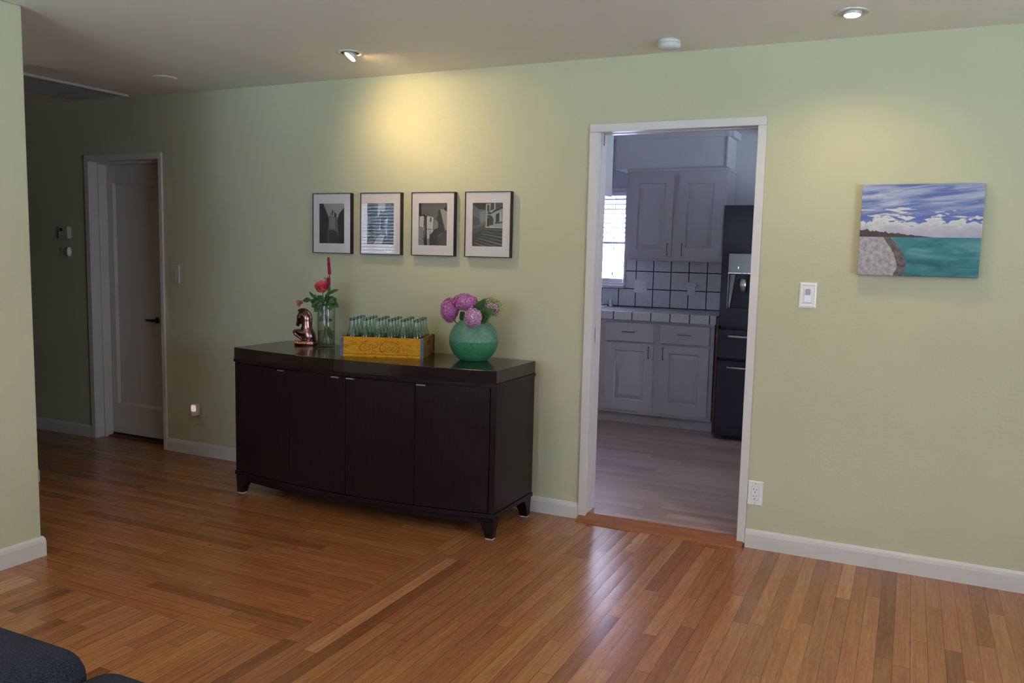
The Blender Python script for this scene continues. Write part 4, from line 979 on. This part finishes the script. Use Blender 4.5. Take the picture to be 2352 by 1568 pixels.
# ------------------------------------------------------------------ leaves and flowers
def leaf(m, base, tip, width, up=(0, 0, 1), fold=0.25, droop=0.0, n=9, wav=0.0):
    base, tip = Vector(base), Vector(tip); ax = tip - base; Ln = ax.length; ax.normalize()
    side = ax.cross(Vector(up)); side = side.normalized() if side.length > 1e-4 else ax.orthogonal().normalized(); nn = side.cross(ax)
    vs = []; fs = []
    for i in range(n + 1):
        t = i / n; w = width * (math.sin(PI * t ** 0.8) ** 0.75) * 0.5 if 0 < t < 1 else 0.0006
        c = base + ax * (Ln * t) - Vector((0, 0, 1)) * (droop * t * t) + nn * (0.02 * Ln * math.sin(PI * t))
        z1 = nn * (w * fold) + nn * (wav * math.sin(t * 14))
        for k, q in ((-1, 1), (-0.5, 0.5), (0, 0), (0.5, 0.5), (1, 1)): vs.append(c + side * (w * k) + z1 * q)
    for i in range(n):
        for k in range(4): a = i*5+k; fs.append((a, a+1, a+6, a+5))
    m.add(vs, fs, True)
def leafobj(name, parent, mats, *a, **k):
    m = MB(); leaf(m, *a, **k); o = m.build(name, mats, parent)
    s_ = o.modifiers.new('solid', 'SOLIDIFY'); s_.thickness = 0.0006; return o

# clear cylinder vase with rose and plume
VX, VY = -1.030, -0.238
t = thing('glass_vase', 'tall clear glass cylinder vase half filled with water beside the horse bookend', 'vase', (VX, VY, ZT))
MB().lathe([(0.0, 0.012), (0.042, 0.012), (0.0475, 0.018), (0.0480, 0.06), (0.0485, 0.245), (0.0500, 0.250), (0.0508, 0.246), (0.0500, 0.06), (0.0500, 0.004), (0.047, 0.0), (0.0, 0.0)], 48, cap=False).build('glass_body', 'clear_glass', t)
MB().lathe([(0.0, 0.0135), (0.046, 0.0175), (0.0472, 0.03), (0.0472, 0.098), (0.0, 0.098)], 40, cap=False).build('water', 'vase_water', t)
r = thing('rose', 'single open pink rose with leaves standing in the clear glass vase', 'flower', (VX, VY, ZT))
def petal(m, c, ang, R0, h, open_, width, tilt=0.0):
    vs = []; fs = []; nu, nv = 6, 6
    for j in range(nv + 1):
        v = j / nv
        for i in range(nu + 1):
            u = i / nu - 0.5; a = ang + u * width * (0.55 + 0.45 * math.sin(PI * min(v + 0.25, 1)))
            rr = R0 * (0.25 + 0.75 * math.sin(v * PI * 0.55)) + open_ * v * v * R0
            z = -h * 0.5 + h * v * (1 - 0.16 * (2*u)**2 * v) - open_ * 0.25 * h * v**3
            vs.append((c[0] + rr * math.cos(a), c[1] + rr * math.sin(a), c[2] + z))
    for j in range(nv):
        for i in range(nu): a = j*(nu+1)+i; fs.append((a, a+1, a+nu+2, a+nu+1))
    m.add(vs, fs, True)
m = MB(); cz = 0.345; cxr = -0.026
for ring, (R0, h, op, n, w) in enumerate([(0.007, 0.044, -0.1, 4, 2.4), (0.013, 0.050, -0.05, 5, 2.1), (0.019, 0.054, 0.0, 5, 1.9), (0.026, 0.057, 0.04, 6, 1.7), (0.033, 0.058, 0.08, 7, 1.5)]):
    m.mat(0)
    for k in range(n): petal(m, (0, 0, 0.002), 2*PI*k/n + ring*0.7, R0, h, op, w)
m.mat(1)
for k in range(7): petal(m, (0, 0, -0.001), 2*PI*k/7 + 0.4, 0.037, 0.052, 0.14, 1.35)
m.build('bloom', ['rose_pink', 'rose_pale'], r, loc=(cxr, -0.006, cz), rot=(math.radians(48), math.radians(8), math.radians(20)))
MB().tube(catmull([(0.024, 0.01, 0.018), (0.005, 0.004, 0.12), (-0.012, 0.0, 0.23), (-0.024, -0.004, 0.322)], 5), 0.0022, 8).build('stem', 'stem_green', r)
RL = [((-0.01, 0, 0.262), (-0.105, -0.02, 0.268), 0.050, 0), ((-0.02, -0.01, 0.265), (-0.065, -0.03, 0.205), 0.052, 1), ((0.01, 0, 0.272), (0.098, -0.01, 0.240), 0.050, 0), ((0.0, 0.0, 0.262), (0.036, -0.02, 0.208), 0.044, 1),
      ((-0.03, -0.01, 0.262), (-0.098, 0.0, 0.305), 0.022, 0), ((-0.075, -0.01, 0.285), (-0.118, -0.01, 0.322), 0.016, 0), ((-0.055, -0.01, 0.285), (-0.072, -0.02, 0.312), 0.010, 1), ((-0.05, -0.01, 0.285), (-0.040, -0.02, 0.308), 0.010, 1),
      ((-0.01, 0, 0.27), (-0.045, 0.02, 0.250), 0.04, 0), ((0.02, 0.0, 0.275), (0.06, 0.02, 0.285), 0.035, 0), ((-0.01, 0.01, 0.262), (0.02, 0.04, 0.30), 0.035, 1), ((0.03, -0.02, 0.285), (0.073, -0.02, 0.265), 0.03, 1),
      ((-0.025, -0.01, 0.335), (-0.052, -0.01, 0.372), 0.013, 0), ((-0.015, -0.02, 0.255), (0.005, -0.045, 0.225), 0.03, 0),
      ((-0.03, -0.02, 0.27), (-0.085, -0.03, 0.235), 0.045, 0), ((0.0, -0.02, 0.275), (0.045, -0.03, 0.30), 0.034, 0), ((0.0, -0.01, 0.29), (0.03, -0.01, 0.325), 0.02, 1),
      ((0.02, -0.02, 0.27), (0.062, -0.03, 0.222), 0.036, 0), ((-0.01, -0.03, 0.268), (-0.02, -0.05, 0.225), 0.034, 0), ((-0.02, 0.0, 0.28), (-0.06, 0.0, 0.30), 0.026, 1)]
for a, b, w, k in RL: leafobj('leaf', r, 'leaf_green' if k == 0 else 'leaf_light', a, b, w, up=(0.2, -0.9, 0.4))
for a, b, w in (((0.0, 0.0, 0.19), (-0.045, -0.01, 0.150), 0.038), ((-0.005, 0, 0.20), (-0.048, 0.0, 0.218), 0.030), ((0.0, 0.0, 0.155), (0.045, 0.0, 0.162), 0.024), ((0.01, 0, 0.12), (0.048, -0.005, 0.048), 0.030)):
    leafobj('leaf', r, 'leaf_green', a, b, w, up=(0.2, -0.9, 0.4))
p = thing('flower_plume', 'tall narrow dark magenta plume rising above the pink rose in the clear vase', 'flower', (VX, VY, ZT))
m = MB()
spine = catmull([(0.018, 0.0, 0.330), (0.022, 0.0, 0.372), (0.022, 0.0, 0.42), (0.021, 0.0, 0.455), (0.0165, 0.0, 0.495), (0.015, 0, 0.522)], 10)
for i, q in enumerate(spine):
    tt = i / (len(spine) - 1); rr = 0.0065 + 0.003 * math.sin(PI * tt) if tt > 0.45 else (0.003 if 0.33 < tt < 0.45 else 0.0065)
    for k in range(6): a = 2*PI*k/6 + i*0.9; m.ball((q.x + rr*0.55*math.cos(a), q.y + rr*0.55*math.sin(a), q.z), (rr*0.55, rr*0.55, 0.005), 6, 5)
for z0, dx in ((0.385, -0.008), (0.372, -0.010), (0.40, -0.007)):
    m.ball((0.020 + dx, -0.004, z0), (0.0055, 0.005, 0.014), 8, 6)
m.build('plume', 'magenta_plume', p)
MB().tube(catmull([(-0.030, 0.0, 0.018), (0.0, 0.0, 0.14), (0.012, 0.004, 0.25), (0.018, 0.0, 0.335)], 5), 0.002, 8).build('stem', 'twig_brown', p)
for a, b, w in (((0.018, 0, 0.30), (0.034, -0.01, 0.378), 0.020), ((0.020, 0, 0.315), (0.088, 0.0, 0.348), 0.022), ((0.012, 0, 0.385), (-0.008, -0.01, 0.415), 0.014)):
    leafobj('leaf', p, 'leaf_light', a, b, w, up=(0.2, -0.9, 0.4), droop=0.006)
q_ = thing('wilted_rose', 'small wilted rose bud hanging out to the left of the clear vase', 'flower', (VX, VY, ZT))
m = MB()
for k in range(9):
    a = 2*PI*k/9; leaf(m, (-0.168, -0.02, 0.262), (-0.190 + 0.014*math.cos(a), -0.02 + 0.018*math.sin(a), 0.244 + 0.016*math.sin(a*2)), 0.016, up=(math.cos(a), math.sin(a), 0.3), fold=0.8)
m.ball((-0.176, -0.02, 0.254), (0.010, 0.010, 0.010), 10, 8); m.build('bud', 'wilted_petal', q_)
MB().tube(catmull([(0.010, -0.01, 0.018), (-0.01, -0.01, 0.14), (-0.03, -0.015, 0.25), (-0.09, -0.02, 0.278), (-0.145, -0.02, 0.270), (-0.170, -0.02, 0.262)], 6), 0.0018, 8).build('stem', 'stem_green', q_)
leafobj('leaf', q_, 'leaf_green', (-0.10, -0.02, 0.275), (-0.150, -0.03, 0.268), 0.03, up=(0.2, -0.9, 0.4))

# round green frosted vase
GX, GY = -0.048, -0.243
t = thing('round_vase', 'round frosted sea green glass vase holding hydrangeas', 'vase', (GX, GY, ZT))
prof_v = []; Rv = 0.131
zs = []
for k in range(29):
    a = -PI/2 + (PI * 0.82) * k / 28; r_ = Rv * math.cos(a); z_ = 0.107 + 0.127 * math.sin(a)
    if z_ < 0.0: continue
    zs.append((r_, z_))
base_r = 0.070
prof_v = [(0.0, 0.003), (base_r * 0.8, 0.002), (base_r, 0.0)] + [(r_, z_) for r_, z_ in zs if r_ > base_r and z_ > 0.001 or z_ > 0.09]
split = [i for i, (r_, z_) in enumerate(prof_v) if z_ > 0.104][0]
m = MB(); m.mat(1); m.lathe(prof_v[:split+1], 64, cap=False); m.mat(0); m.lathe(prof_v[split:], 64, cap=False)
rt, zt_ = prof_v[-1]; m.lathe([(rt, zt_), (rt - 0.004, zt_ + 0.002), (rt - 0.010, zt_ - 0.006)], 64, cap=False)
m.build('vase_body', ['seaglass_pale', 'seaglass_deep'], t)
def hydrangea(label, center, R3, mats, n, stem_from, petal_r=0.0085, seedv=1, toward=(0, -0.6, 0.5), leaves=()):
    rnd = random.Random(seedv)
    t = thing('hydrangea', label, 'flower', (GX, GY, ZT), 0, 'hydrangeas in the round green vase')
    m = MB(); c = Vector(center)
    for k in range(n):
        y = 1 - 2 * (k + 0.5) / n; rr = math.sqrt(max(0, 1 - y*y)); a = k * 2.399963
        d = Vector((rr * math.cos(a), rr * math.sin(a), y)); 
        if d.dot(Vector(toward).normalized()) < -0.55: continue
        p = c + Vector((d.x * R3[0], d.y * R3[1], d.z * R3[2])) * (0.90 + 0.14 * rnd.random())
        u = d.orthogonal().normalized(); v = d.cross(u); a0 = rnd.random() * PI; pr = petal_r * (0.8 + 0.4*rnd.random())
        m.mat(rnd.choice([0, 0, 0, 0, 0, 1] if len(mats) > 1 else [0]))
        for i in range(4):
            b = a0 + i * PI/2; dr = u * math.cos(b) + v * math.sin(b); sd = u * -math.sin(b) + v * math.cos(b)
            lift = d * (pr * 0.35)
            m.add([p, p + dr*pr*0.62 + sd*pr*0.52 + lift*0.7, p + dr*pr*1.12 + lift, p + dr*pr*0.62 - sd*pr*0.52 + lift*0.7], [(0, 3, 2, 1)], False)
    m.build('flower_head', mats, t)
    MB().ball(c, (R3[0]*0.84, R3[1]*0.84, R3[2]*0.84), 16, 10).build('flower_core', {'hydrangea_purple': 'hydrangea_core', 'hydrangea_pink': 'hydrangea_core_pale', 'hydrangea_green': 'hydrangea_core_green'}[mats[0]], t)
    s0 = Vector(stem_from); s1 = c - Vector((0, 0, R3[2]*0.5))
    MB().tube(catmull([s0, s0.lerp(s1, 0.4) + Vector((0, 0, 0.01)), s1, c], 5), 0.0032, 8).build('stem', 'stem_green', t)
    for a, b, w, mt in leaves: leafobj('leaf', t, mt, a, b, w, up=(0.1, -0.95, 0.25), fold=0.3)
hydrangea('deep pink purple hydrangea head leaning up and left, the highest of the vase', (-0.052, -0.01, 0.308), (0.072, 0.062, 0.044), ['hydrangea_purple', 'hydrangea_pink'], 420, (0.0, 0.01, 0.10), 0.0068, 1,
          leaves=[((0.0, 0.0, 0.20), (0.030, 0.01, 0.315), 0.060, 'leaf_green')])
hydrangea('deep pink purple hydrangea head drooping at the far left of the vase', (-0.133, -0.02, 0.262), (0.052, 0.055, 0.066), ['hydrangea_purple', 'hydrangea_pink'], 380, (-0.02, 0.0, 0.10), 0.0068, 2, (-0.5, -0.6, 0.3),
          leaves=[((-0.03, -0.02, 0.212), (-0.055, -0.05, 0.262), 0.055, 'leaf_green')])
hydrangea('pale pink hydrangea head hanging over the front rim of the vase', (0.048, -0.105, 0.236), (0.048, 0.042, 0.050), ['hydrangea_pink', 'hydrangea_white'], 330, (0.0, -0.02, 0.12), 0.0056, 3, (0, -0.8, 0.3))
hydrangea('green and pink fading hydrangea head at the right rear of the vase', (0.085, 0.03, 0.285), (0.062, 0.05, 0.050), ['hydrangea_green', 'hydrangea_pink'], 330, (0.01, 0.02, 0.12), 0.0062, 4,
          leaves=[((0.02, -0.01, 0.215), (0.080, -0.03, 0.335), 0.072, 'leaf_green'), ((0.03, -0.02, 0.21), (0.135, -0.03, 0.282), 0.080, 'leaf_light'), ((0.03, -0.02, 0.205), (0.10, -0.05, 0.245), 0.06, 'leaf_light')])

# ------------------------------------------------------------------ kitchen
ZK = 0.035
def panel_door(name, x0, x1, z0, z1, y, mat, parent, px0, px1, pz0, pz1, t=0.02):
    """raised panel door, front face at y"""
    m = MB(); m.box(x0, y, z0, px0, y+t, z1); m.box(px1, y, z0, x1, y+t, z1); m.box(px0, y, z0, px1, y+t, pz0); m.box(px0, y, pz1, px1, y+t, z1)
    m.box(px0, y+0.012, pz0, px1, y+t-0.001, pz1)
    w = 0.012; bevelring(m, px0, px1, pz0, pz1, y, y+0.0118, 0.006)
    a0, a1, b0, b1 = px0+w, px1-w, pz0+w, pz1-w; r2 = 0.03
    vs = [(a0,y+0.0118,b0),(a1,y+0.0118,b0),(a1,y+0.0118,b1),(a0,y+0.0118,b1),(a0+r2,y+0.002,b0+r2),(a1-r2,y+0.002,b0+r2),(a1-r2,y+0.002,b1-r2),(a0+r2,y+0.002,b1-r2)]
    m.add(vs, [(0,1,5,4),(1,2,6,5),(2,3,7,6),(3,0,4,7),(4,5,6,7)], False)
    return m.build(name, mat, parent)
def bar_pull(parent, p0, p1, off=0.024, r=0.0042, mat='pewter'):
    p0, p1 = Vector(p0), Vector(p1); d = (p1 - p0).normalized()
    m = MB(); a, b = p0 + d*0.006, p1 - d*0.006; o = Vector((0, -off, 0))
    m.tube(catmull([p0 + o*0.55, p0 + d*0.012 + o, p1 - d*0.012 + o, p1 + o*0.55], 6), r, 8)
    m.tube([a, a + o*0.9], r*0.9, 8); m.tube([b, b + o*0.9], r*0.9, 8); return m.build('handle', mat, parent)
bc = thing('base_cabinet', 'grey-white painted base cabinet with two drawers over two raised panel doors', 'cabinet', (0, 2.7, ZK))
def kp(o, par=bc): o.matrix_parent_inverse = Matrix.Translation(par.location).inverted(); return o
kp(MB().box(-1.2, 2.452, 0.125, 0.672, 3.03, 0.905).build('body', 'cabinet_paint', bc, bevel=0.002))
kp(B(-1.2, 2.50, 0.0355, 0.672, 2.52, 0.125).build('toe_kick', 'cabinet_paint', bc))
for (a, b) in ((-0.228, 0.183), (0.238, 0.640)):
    d = B(a, 2.430, 0.731, b, 2.4515, 0.884).build('drawer', 'cabinet_paint', bc, bevel=0.004); kp(d)
    cx = (a + b) / 2; h = bar_pull(d, (cx - 0.052, 2.430, 0.812), (cx + 0.052, 2.430, 0.812))
for (a, b, hx, p) in ((-0.222, 0.184, 0.151, (-0.140, 0.115, 0.243, 0.655)), (0.242, 0.640, 0.272, (0.318, 0.563, 0.246, 0.655))):
    d = panel_door('door', a, b, 0.155, 0.716, 2.431, 'cabinet_paint', bc, p[0], p[1], p[2], p[3]); kp(d)
    bar_pull(d, (hx, 2.431, 0.600), (hx, 2.431, 0.698))
# countertop
ctp = thing('tiled_countertop', 'grey-white tiled kitchen countertop with dark grout lines and tiled front edge', 'countertop', (0, 2.7, 0.90))
kp(MB().box(-1.24, 2.435, 0.906, 0.685, 3.036, 0.976).build('top', 'counter_tile_top', ctp, bevel=0.002), ctp)
kp(MB().box(-1.24, 2.42, 0.908, 0.684, 2.4345, 0.974).build('front_edge', 'counter_tile_edge', ctp, bevel=0.002), ctp)
tag(B(-1.24, 3.037, 0.9765, 0.70, 3.049, 1.142).build('tile_backsplash', 'wall_tile'), 'grey-white tile backsplash with dark grout, lower run between countertop and window', 'backsplash')
tag(B(-0.262, 3.037, 1.1425, 0.70, 3.049, 1.392).build('tile_backsplash', 'wall_tile'), 'grey-white tile backsplash with dark grout under the wall cabinet, holding two outlets', 'backsplash')
sk = thing('sink', 'white sink rim set in the tiled countertop below the kitchen window', 'sink', (-0.75, 2.72, 0.976))
m = MB()
for (x0, y0, x1, y1) in ((-0.36, -0.22, 0.36, -0.19), (-0.36, 0.19, 0.36, 0.22), (-0.36, -0.19, -0.33, 0.19), (0.33, -0.19, 0.36, 0.19)): m.box(x0, y0, 0.0002, x1, y1, 0.012)
m.build('rim', 'glossy_white_plastic', sk, bevel=0.004)
ag = thing('air_gap', 'small chrome cylinder cap on the countertop beneath the kitchen window', 'air gap', (-0.367, 2.96, 0.9762))
MB().lathe([(0.0, 0.0), (0.022, 0.0), (0.022, 0.004), (0.0185, 0.006), (0.0185, 0.058), (0.016, 0.064), (0.0, 0.065)], 24, cap=False).build('cap', 'brushed_steel', ag)
# outlets on the tile
t = thing('wall_outlet', 'wide white switch and outlet plate on the kitchen tile, left of the two', 'outlet', (-0.120, 3.037, 1.166))
wallplate(t, 0.116, 0.114, 'white_plastic')
B(-0.042, -0.009, -0.033, -0.012, -0.005, 0.033).build('rocker', 'white_plastic', t, bevel=0.001)
m = MB(); m.box(0.010, -0.008, -0.033, 0.044, -0.005, 0.033); rcp = m.build('receptacle', 'white_plastic', t, bevel=0.0008)
m = MB()
for dz in (0.016, -0.018):
    for dx in (0.021, 0.033): m.box(dx-0.001, -0.0086, dz-0.004, dx+0.001, -0.0079, dz+0.004)
    m.box(0.0255, -0.0086, dz-0.011, 0.0285, -0.0079, dz-0.008)
m.build('slots', 'slot_black', rcp)
t = thing('wall_outlet', 'white kitchen outlet on the tile with a plugged-in splitter, right of the two', 'outlet', (0.334, 3.037, 1.160))
wallplate(t, 0.070, 0.112, 'white_plastic'); receptacle(t, 'white_plastic', -0.008)
ad = thing('outlet_splitter', 'white multi-socket splitter plugged into the right kitchen outlet', 'power splitter', (0.340, 3.0285, 1.187))
MB().prism([(-0.050, 0.012), (-0.030, 0.022), (0.034, 0.022), (0.044, 0.010), (0.034, -0.018), (-0.040, -0.018)], -0.028, -0.0015, 'xz').build('housing', 'white_plastic', ad, bevel=0.002)
m = MB()
for dx in (-0.028, -0.014, 0.002, 0.018): m.box(dx-0.0012, -0.0292, -0.002, dx+0.0012, -0.0278, 0.008); m.box(dx+0.004, -0.0292, -0.009, dx+0.007, -0.0278, -0.006)
m.build('slots', 'slot_black', ad)
# wall cabinet
uc = thing('wall_cabinet', 'grey-white wall cabinet with two raised panel doors above the tile backsplash', 'cabinet', (0, 2.88, 1.4))
kp(MB().box(-0.178, 2.722, 1.396, 0.662, 3.048, 2.148).build('body', 'cabinet_paint', uc, bevel=0.002), uc)
kp(MB().box(-0.178, 2.712, 2.135, 0.672, 3.048, 2.158).build('crown', 'cabinet_paint', uc, bevel=0.003), uc)
for (a, b, hx, p) in ((-0.142, 0.227, 0.197, (-0.072, 0.165, 1.490, 2.040)), (0.278, 0.640, 0.320, (0.343, 0.565, 1.508, 2.036))):
    d = panel_door('door', a, b, 1.421, 2.106, 2.701, 'cabinet_paint', uc, p[0], p[1], p[2], p[3]); kp(d, uc)
    bar_pull(d, (hx, 2.701, 1.444), (hx, 2.701, 1.543))
m = MB(); m.box(-0.29, 2.735, 2.1585, 0.655, 3.049, CZ + 0.0195); m.box(0.64, 2.725, 2.1585, 0.652, 2.735, CZ + 0.0195)
m.box(-0.29, 2.722, CZ - 0.035, 0.662, 2.735, CZ + 0.0195); m.box(0.655, 2.735, CZ - 0.035, 0.69, 3.049, CZ + 0.0195)
structure(m.build('wall_soffit', 'kitchen_paint'))
# header box hanging left of the window
hc = thing('wall_cabinet', 'pale hanging cabinet glimpsed just inside the kitchen doorway at its upper left', 'cabinet', (0, 0.3, 1.77))
kp(MB().box(-0.50, 0.131, 1.766, 0.468, 0.44, CZ + 0.019).build('body', 'cabinet_paint', hc, bevel=0.002), hc)
kp(MB().box(-0.49, 0.4405, 1.78, 0.46, 0.46, CZ - 0.02).build('door', 'cabinet_paint', hc, bevel=0.003), hc)
# kitchen window with blind
wn = MB()
wx0, wx1, wz0, wz1 = -1.25, -0.283, 1.19, 2.0
wn.box(wx1, 3.02, 1.168, wx1 + 0.018, 3.049, 2.032); wn.box(wx0 - 0.04, 3.02, 1.168, wx0, 3.049, 2.032); wn.box(wx0, 3.02, 2.0, wx1, 3.049, 2.032)
wn.box(wx0 - 0.04, 2.985, 1.143, wx1 + 0.022, 3.049, 1.168)
wn.box(wx1 - 0.022, 3.10, wz0, wx1, 3.14, wz1); wn.box(wx0, 3.10, wz0, wx0 + 0.03, 3.14, wz1); wn.box(wx0 + 0.03, 3.10, wz0, wx1 - 0.03, 3.14, wz0 + 0.035); wn.box(wx0 + 0.03, 3.10, wz1 - 0.03, wx1 - 0.03, 3.14, wz1)
win = structure(wn.build('window_1', 'trim_paint', bevel=0.002))
MB().add([(wx0 + 0.03, 3.12, wz0 + 0.035), (wx1 - 0.03, 3.12, wz0 + 0.035), (wx1 - 0.03, 3.12, wz1 - 0.03), (wx0 + 0.03, 3.12, wz1 - 0.03)], [(0, 1, 2, 3)]).build('pane', 'pane_glass', win)
def blind(label, x0, x1, y, ztop, zbot, pitch, tilt, facing=-1, sw=0.045):
    t = thing('window_blind', label, 'blind', ((x0+x1)/2, y, zbot)); 
    def q(o): o.matrix_parent_inverse = Matrix.Translation(t.location).inverted(); return o
    q(B(x0, y - 0.02, ztop - 0.035, x1, y + 0.02, ztop).build('headrail', 'slat_white', t, bevel=0.002))
    m = MB(); z = ztop - 0.06; c, s_ = math.cos(tilt)*sw/2, math.sin(tilt)*sw/2
    while z > zbot + 0.03:
        pts = []
        for k in range(5):
            u = -1 + k*0.5; arc = 0.003 * (1 - u*u)
            pts.append((y + facing*c*u, z + s_*u + arc))
        vs = [(x0+0.003, a, b) for a, b in pts] + [(x1-0.003, a, b) for a, b in pts] + [(x0+0.003, a, b-0.0022) for a, b in pts] + [(x1-0.003, a, b-0.0022) for a, b in pts]
        fs = [(k, k+1, k+6, k+5) for k in range(4)] + [(k+10, k+15, k+16, k+11) for k in range(4)] + [(0, 5, 15, 10), (4, 14, 19, 9)]
        m.add(vs, fs, True); z -= pitch
    q(m.build('slats', 'slat_white', t))
    q(B(x0, y - 0.022, zbot, x1, y + 0.022, zbot + 0.022).build('bottom_rail', 'slat_white', t, bevel=0.002))
    return t, q
bl, q = blind('raised white slat blind hanging in the kitchen window above the sink', wx0 + 0.006, wx1 - 0.006, 3.068, 1.998, 1.535, 0.0425, math.radians(-28))
q(MB().tube([(-0.385, 3.042, 1.975), (-0.386, 3.040, 1.50), (-0.390, 3.038, 1.28)], 0.0018, 6).build('cord', 'pewter', bl))
q(MB().lathe([(0.0, 0), (0.008, 0.002), (0.006, 0.028), (0.002, 0.034)], 12, (-0.390, 3.038, 1.255)).lathe([(0.0, 0), (0.007, 0.0), (0.003, 0.022)], 12, (-0.386, 3.040, 1.49)).build('tassel', 'dark_bronze', bl))
# outside: pale board fence
ff = thing('board_fence', 'sunlit pale board fence seen outside through the kitchen window', 'fence', (-1.2, 5.0, 0))
m = MB()
for k in range(29): m.box(-3.0 + 0.145*k, 0, 0, -3.0 + 0.145*k + 0.134, 0.03, 1.9)
m.build('boards', 'outdoor_white', ff)
B(-3.0, 0.031, 0.0, 1.2, 0.05, 1.85).build('backing', 'outdoor_brown', ff)
structure(B(-14, -16, -0.30, 14, 14, -0.16).build('ground', 'outdoor_ground'))
structure(B(-6.0, -7.4, CZ + 0.13, 5.3, 3.5, CZ + 0.25).build('sun_blocker_slab', 'outdoor_ground'))  # unseen slab added to keep the sun out of the rear window
blind('lowered white slat blind in the dining room window reflected in the frames', -4.63, -3.85, -4.835, 2.045, 0.86, 0.040, math.radians(54), 1)

# ------------------------------------------------------------------ refrigerator
fr = thing('refrigerator', 'black refrigerator with water dispenser and steel drawer handles, half hidden by the doorway', 'refrigerator', (1.20, 2.6, ZK))
def kf(o): return kp(o, fr)
FX0, FX1 = 0.742, 1.655; FY = 2.25
kf(MB().box(FX0 + 0.004, FY + 0.06, 0.06, FX1, 3.0, 1.80).build('body', 'fridge_body', fr, bevel=0.004))
kf(MB().box(FX0 + 0.05, FY + 0.09, 0.0355, FX1 - 0.05, 2.95, 0.06).build('kick_base', 'slot_black', fr))
kf(MB().box(FX0 + 0.02, FY + 0.05, 1.80, FX0 + 0.11, FY + 0.13, 1.822).build('hinge_cover', 'fridge_body', fr))
ux = (FX0 + FX1) / 2
dx0, dx1, dz0, dz1 = 0.794, 1.06, 1.050, 1.468
m = MB(); m.box(FX0, FY, 0.918, dx0, FY+0.058, 1.828); m.box(dx1, FY, 0.918, ux - 0.002, FY+0.058, 1.828); m.box(dx0, FY, 0.918, dx1, FY+0.058, dz0); m.box(dx0, FY, dz1, dx1, FY+0.058, 1.828); m.box(dx0, FY+0.052, dz0, dx1, FY+0.058, dz1)
dl = kf(m.build('door', 'fridge_body', fr))
kf(MB().box(ux + 0.002, FY, 0.918, FX1, FY+0.058, 1.828).build('door', 'fridge_body', fr, bevel=0.004))
dp = MB().box(dx0 + 0.001, FY - 0.004, 1.326, dx1, FY + 0.03, dz1 - 0.001).build('control_panel', 'fridge_panel', dl, bevel=0.002)
B(dx0 + 0.001, FY - 0.0045, 1.318, dx1, FY + 0.03, 1.325).build('trim_strip', 'brushed_steel', dl)
m = MB().box(dx0 + 0.001, FY - 0.002, dz0 + 0.004, dx0 + 0.006, FY + 0.05, 1.318)
m.add([(dx0 + 0.006, FY + 0.05, 1.31), (dx0 + 0.045, FY + 0.05, 1.31), (dx0 + 0.022, FY + 0.004, dz0 + 0.01), (dx0 + 0.012, FY + 0.004, dz0 + 0.01)], [(0, 1, 2, 3)])
m.build('alcove_edge', 'pewter', dl)
B(dx0 + 0.006, FY + 0.002, dz0, dx1, FY + 0.05, dz0 + 0.008).build('drip_tray', 'slot_black', dl)
MB().lathe([(0.0, 0.0), (0.026, 0.0), (0.029, 0.10), (0.0, 0.10)], 24, (0.905, FY + 0.022, 1.18)).build('paddle', 'brushed_steel', dl)
B(0.868, FY + 0.004, 1.281, 0.950, FY + 0.045, 1.318).build('spout', 'slot_black', dl)
m = MB()
for k in range(3): m.box(0.815, FY - 0.0046, 1.428 - 0.032*k, 0.838, FY - 0.0040, 1.431 - 0.032*k)
for k in range(2): m.box(0.890 + 0.035*k, FY - 0.0052, 1.3192, 0.908 + 0.035*k, FY - 0.0046, 1.3238)
m.build('button', 'seam_grey', dl)
B(0.866, FY - 0.0048, 1.355, 0.871, FY - 0.0040, 1.370).build('indicator', 'led_blue', dl)
for z0, z1 in ((0.672, 0.892), (0.072, 0.654)):
    d = kf(MB().box(FX0, FY, z0, FX1, FY+0.058, z1).build('drawer', 'fridge_body', fr, bevel=0.004))
    zz = z1 - 0.048; m = MB(); m.tube([(FX0 + 0.085, FY - 0.045, zz), (FX1 - 0.085, FY - 0.045, zz)], 0.0115, 14)
    for xx in (FX0 + 0.12, FX1 - 0.12): m.tube([(xx, FY, zz), (xx, FY - 0.045, zz)], 0.008, 10)
    m.build('handle', 'brushed_steel', d)
# brown filler panel between base cabinet and refrigerator
tag(B(0.686, 2.44, 0.0355, 0.702, 3.02, 0.97).build('filler_panel', 'brown_wood_edge'), 'narrow dark brown wood panel between base cabinet and refrigerator', 'panel')

# ------------------------------------------------------------------ sofa corner in the foreground
so = thing('sofa', 'dark navy tweed sofa seen at the lower left corner of the room', 'sofa', (-0.2, -3.6, 0))
def ks(o): o.matrix_parent_inverse = Matrix.Translation(so.location).inverted(); return o
def soft(name, x0, y0, z0, x1, y1, z1, bev, mat='navy_tweed'):
    o = B(x0, y0, z0, x1, y1, z1).build(name, mat, so, bevel=bev, seg=6); ks(o)
    for p in o.data.polygons: p.use_smooth = True
    return o
soft('back', -1.15, -3.36, 0.10, 0.655, -3.10, 0.65, 0.07)
soft('arm', 0.62, -4.05, 0.10, 0.90, -3.055, 0.60, 0.07)
soft('arm', -1.37, -4.05, 0.10, -1.155, -3.185, 0.52, 0.08)
soft('seat_frame', -1.15, -4.03, 0.10, 0.49, -3.37, 0.26, 0.03)
soft('seat_cushion', -1.14, -4.06, 0.265, -0.33, -3.365, 0.42, 0.05)
soft('seat_cushion', -0.32, -4.06, 0.265, 0.49, -3.365, 0.42, 0.05)
for x in (-1.25, 0.62):
    for y in (-3.95, -3.27): ks(MB().lathe([(0.018, 0.0), (0.026, 0.10)], 16, (x, y, 0)).build('leg', 'dark_bronze', so))
